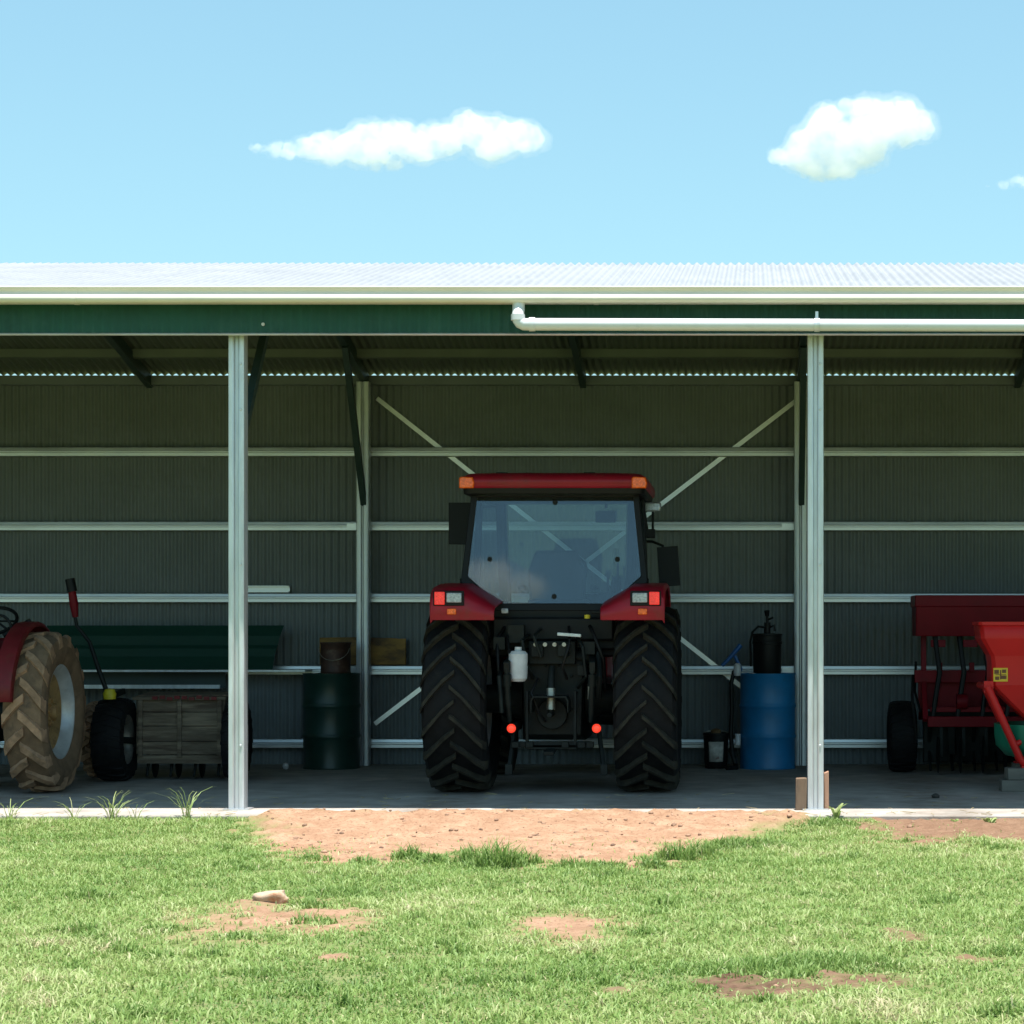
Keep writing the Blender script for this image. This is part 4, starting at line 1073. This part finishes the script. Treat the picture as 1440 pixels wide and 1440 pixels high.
# soil clods on the bare earth
mb = MB(); cnt = 0
ico = bmesh.new(); bmesh.ops.create_icosphere(ico, subdivisions=1, radius=1); iv = [v.co.copy() for v in ico.verts]; ifc = [[v.index for v in f.verts] for f in ico.faces]; ico.free()
while cnt < 1500:
    if random.random() < .75: x, y = random.uniform(-4.2,.6), random.uniform(-3.9,-.22)
    else: x, y = random.uniform(-4.5,2.6), random.uniform(-9,-.22)
    b_, d_ = bare(x, y)
    if b_ < .55: continue
    s_ = .003 + .020*random.random()**6 + (.012*random.random() if d_ > .5 and random.random() < .4 else 0)
    z = hgt(x, y) + mound(x, y, b_, d_)
    if y > -.47 and z < .004: continue
    q = random.random()*10
    mb.add([(x+p.x*s_*(1+.35*noise.noise(p*2+V(q,0,0))), y+p.y*s_*(1+.35*noise.noise(p*2+V(0,q,0))), z+p.z*s_*.7) for p in iv], ifc); cnt += 1
tag(mb.build('soil_clods', M['clod'], angle=60), 'loose crumbs of reddish soil on the bare patches', 'soil', kind='stuff')

# the pale stone lying in the lawn
x, y = G(382,1268)
mb = MB(); bm = bmesh.new(); bmesh.ops.create_icosphere(bm, subdivisions=4, radius=1)
for v in bm.verts:
    c = v.co.copy(); nn = noise.noise(c*1.3+V(4,2,1))*.28 + noise.noise(c*3.5)*.09
    c *= 1+nn; c.z = max(-.5, min(c.z, .55+.15*c.x)); v.co = c
mb.add([(v.co.x*.095, v.co.y*.075, v.co.z*.062+.028) for v in bm.verts], [[v.index for v in f.verts] for f in bm.faces]); bm.free()
tag(mb.build('stone', M['rock'], loc=(x, y, hgt(x, y)), angle=50), 'pale tan stone lying in the lawn beside a bare patch', 'stone')
mb = MB().lathe([(0,0),(.03,.004),(.036,.02),(.02,.036),(0,.04)], (W(1317,1121,1.2)[0], 1.3, 0), 'z', 10)
tag(mb.build('pebble', M['pebble']), 'small dark pebble on the concrete right of the right front post', 'pebble')

mb = MB()
for _ in range(260):
    x, y = random.uniform(-8, 3.2), (-.46 + 2.2*random.random()**2.2)
    a = random.random()*PI; L = random.uniform(.03,.11)
    mb.bar((x-math.cos(a)*L/2, y-math.sin(a)*L/2, .004), (x+math.cos(a)*L/2, y+math.sin(a)*L/2, .004+.012*random.random()), .004, .003)
M['straw'] = mat('dry_straw', (.42,.33,.17), .8, 0, .2, 5)
tag(mb.build('straw', M['straw']), 'wisps of dry straw blown over the front of the concrete', 'straw', kind='stuff')
# weeds along the slab edge
def weed(name, x, y, n, h, label, cat, spread=1.0, broad=False, z=GZ):
    mb = MB(); ti = []
    for i in range(n):
        a = random.random()*2*PI; hh = h*(.55+.5*random.random()); out = hh*(.25+.75*random.random())*spread; w_ = (.010 if broad else .0032)*(.8+.5*random.random())
        bx0, by0 = random.uniform(-.02,.02), random.uniform(-.01,.01)
        pts = []
        for t in (0,.3,.6,.85,1):
            r_ = out*t**1.6; zz = hh*(t*1.25 - .45*t**3*(.5+spread*.6))
            pts.append(V(bx0+math.cos(a)*r_, by0+math.sin(a)*r_*.7, zz))
        sd_ = V(-math.sin(a+.6), math.cos(a+.6), 0)
        vs = []
        for t, p in zip((.5,1.1 if broad else .9,1.3 if broad else .8,.7 if broad else .5,.05), pts): vs += [p - sd_*w_*t, p + sd_*w_*t]
        mb.add(vs, [(2*k,2*k+1,2*k+3,2*k+2) for k in range(4)]); ti += [.5+.38*random.random()]*10
    me = bpy.data.meshes.new(name); me.from_pydata(mb.v, [], mb.f); me.materials.append(M['grass']); me.update()
    me.attributes.new('tint', 'FLOAT', 'POINT').data.foreach_set('value', ti); me.shade_smooth()
    o = bpy.data.objects.new(name, me); COL.objects.link(o); o.location = (x, y, z); return tag(o, label, cat, 'weeds along the slab edge')
def sxw(px, y): return (px-1060)*(CAM_D+y)/FPX
for px, n, h, lab in ((262,20,.36,'tall arching grass weed at the slab edge, nearest left of the left front post'), (158,24,.34,'bushy grass weed at the slab edge in front of the muddy tyre'),
                      (104,8,.25,'thin grass weed at the slab edge below the muddy tyre'), (190,8,.25,'small grass weed at the slab edge between two taller tufts'), (14,14,.26,'grass weed at the slab edge at the far left of the photo')):
    weed('grass_weed', sxw(px,-.5), -.5, n, h, lab, 'weed', spread=1.15)
weed('leafy_weed', sxw(1176,-.5), -.5, 9, .20, 'small pale leafy weed right of the right front post', 'weed', 1.0, True)
weed('leafy_weed', sxw(1392,-.75), -.75, 14, .10, 'low pale leafy weed on the bare soil at the far right', 'weed', 1.3, True)
weed('leafy_weed', sxw(1345,-.6), -.6, 8, .06, 'tiny leafy weed on bare soil left of the far right one', 'weed', 1.3, True)

# ------------------------------------------------------------------ clouds
def cloud_material(dens):
    m = bpy.data.materials.new('cloud_vapour'); m.use_nodes = True
    nt = m.node_tree; N, L = nt.nodes, nt.links; N.remove(N['Principled BSDF'])
    v = N.new('ShaderNodeVolumePrincipled'); v.inputs['Color'].default_value = (.982,.978,1,1); v.inputs['Anisotropy'].default_value = 0.0
    tc = N.new('ShaderNodeTexCoord'); nz = N.new('ShaderNodeTexNoise'); nz.inputs['Scale'].default_value = .085; nz.inputs['Detail'].default_value = 4; nz.inputs['Roughness'].default_value = .6
    L.new(tc.outputs['Object'], nz.inputs['Vector'])
    mr = N.new('ShaderNodeMapRange'); mr.inputs['From Min'].default_value = .34; mr.inputs['From Max'].default_value = .54
    mr.inputs['To Min'].default_value = dens*.06; mr.inputs['To Max'].default_value = dens
    L.new(nz.outputs['Fac'], mr.inputs['Value']); L.new(mr.outputs['Result'], v.inputs['Density'])
    L.new(v.outputs[0], N['Material Output'].inputs['Volume'])
    return m
M['cloud'] = cloud_material(.062)
ctex = bpy.data.textures.new('cloud_lumps', 'CLOUDS'); ctex.noise_scale = 14; ctex.noise_depth = 5
ctex2 = bpy.data.textures.new('cloud_wisps', 'CLOUDS'); ctex2.noise_scale = 5; ctex2.noise_depth = 4
def cloud_mesh(name, puffs, cx, cy, base, s_, scale, depth, seed, m_):
    rnd = random.Random(seed); bm = bmesh.new(); zb = -(base-cy)/s_
    for px, py, rx, ry in puffs:
        for q_ in range(18):
            small = q_ > 8
            a = rnd.random()*2*PI; q = math.sqrt(rnd.random())*(.55 if not small else .25)+(.55 if small else 0)
            rad = min(rx,ry)/s_*((.5+.35*rnd.random()) if not small else (.16+.22*rnd.random()))
            if small: a = rnd.random()*PI*1.3 - .15*PI
            x = ((px-cx)+q*rx*math.cos(a))/s_; z = (-(py-cy)+q*ry*math.sin(a))/s_; y = (rnd.random()-.5)*1.0*rx/s_*depth
            ret = bmesh.ops.create_icosphere(bm, subdivisions=3, radius=rad*scale)
            for v in ret['verts']:
                v.co = V(v.co.x*1.2, v.co.y, v.co.z*.9) + V(x, y, z)
                if v.co.z < zb: v.co.z = zb + (v.co.z-zb)*.25
    me = bpy.data.meshes.new(name); bm.to_mesh(me); bm.free(); me.materials.append(m_)
    o = bpy.data.objects.new(name, me); COL.objects.link(o)
    rm = o.modifiers.new('merge', 'REMESH'); rm.mode = 'VOXEL'; rm.voxel_size = 1.3
    for t_, st in ((ctex, 6), (ctex2, 5)):
        d = o.modifiers.new('lumps', 'DISPLACE'); d.texture = t_; d.strength = st; d.mid_level = .5; d.texture_coords = 'GLOBAL'
    return o
M['cloud_thin'] = cloud_material(.013)
def cloud(puffs, Y, label, depth=.55, seed=1):
    """puffs: (px, py, rx, ry) sighted blobs; they become real lumps Y metres away"""
    s_ = FPX/Y; base = max(p[1]+p[3] for p in puffs)
    cx = sum(p[0] for p in puffs)/len(puffs); cy = sum(p[1] for p in puffs)/len(puffs)
    o = cloud_mesh('cloud', puffs, cx, cy, base, s_, 1.36, depth, seed, M['cloud_thin'])
    c = cloud_mesh('cloud_core', puffs, cx, cy, base, s_, .96, depth, seed, M['cloud']); c.parent = o
    o.location = ((cx-1060)/s_, Y-CAM_D, (883-cy)/s_+CAM_H)
    return tag(o, label, 'cloud')
YC = 1500
cloud([(368,209,24,8),(396,211,38,11),(434,207,38,17),(474,207,42,24),(516,205,46,30),(555,194,30,26),(592,204,42,27),(636,195,34,28),(666,183,34,28),(704,193,40,31),(732,196,24,29),(535,228,60,11)], YC, 'long flat-bottomed white cloud left of the sky centre', seed=3)
cloud([(1170,242,54,14),(1098,222,24,12),(1132,210,34,30),(1170,185,40,34),(1210,175,50,38),(1250,175,40,34),(1282,175,26,28),(1200,215,45,30),(1160,235,42,16),(1240,200,45,26)], YC, 'chunky white cloud high at the right of the sky', seed=5)
cloud([(1388,262,9,5),(1412,257,12,7),(1436,256,18,8)], YC, 'tiny white wisp of cloud at the right edge', seed=8)
bc = cloud([(650,300,44,24),(690,284,44,32),(730,296,38,24),(690,314,54,18)], YC, 'white cloud mirrored in the tractor rear window', seed=9)
bc.location = (-179, -1500, 409)
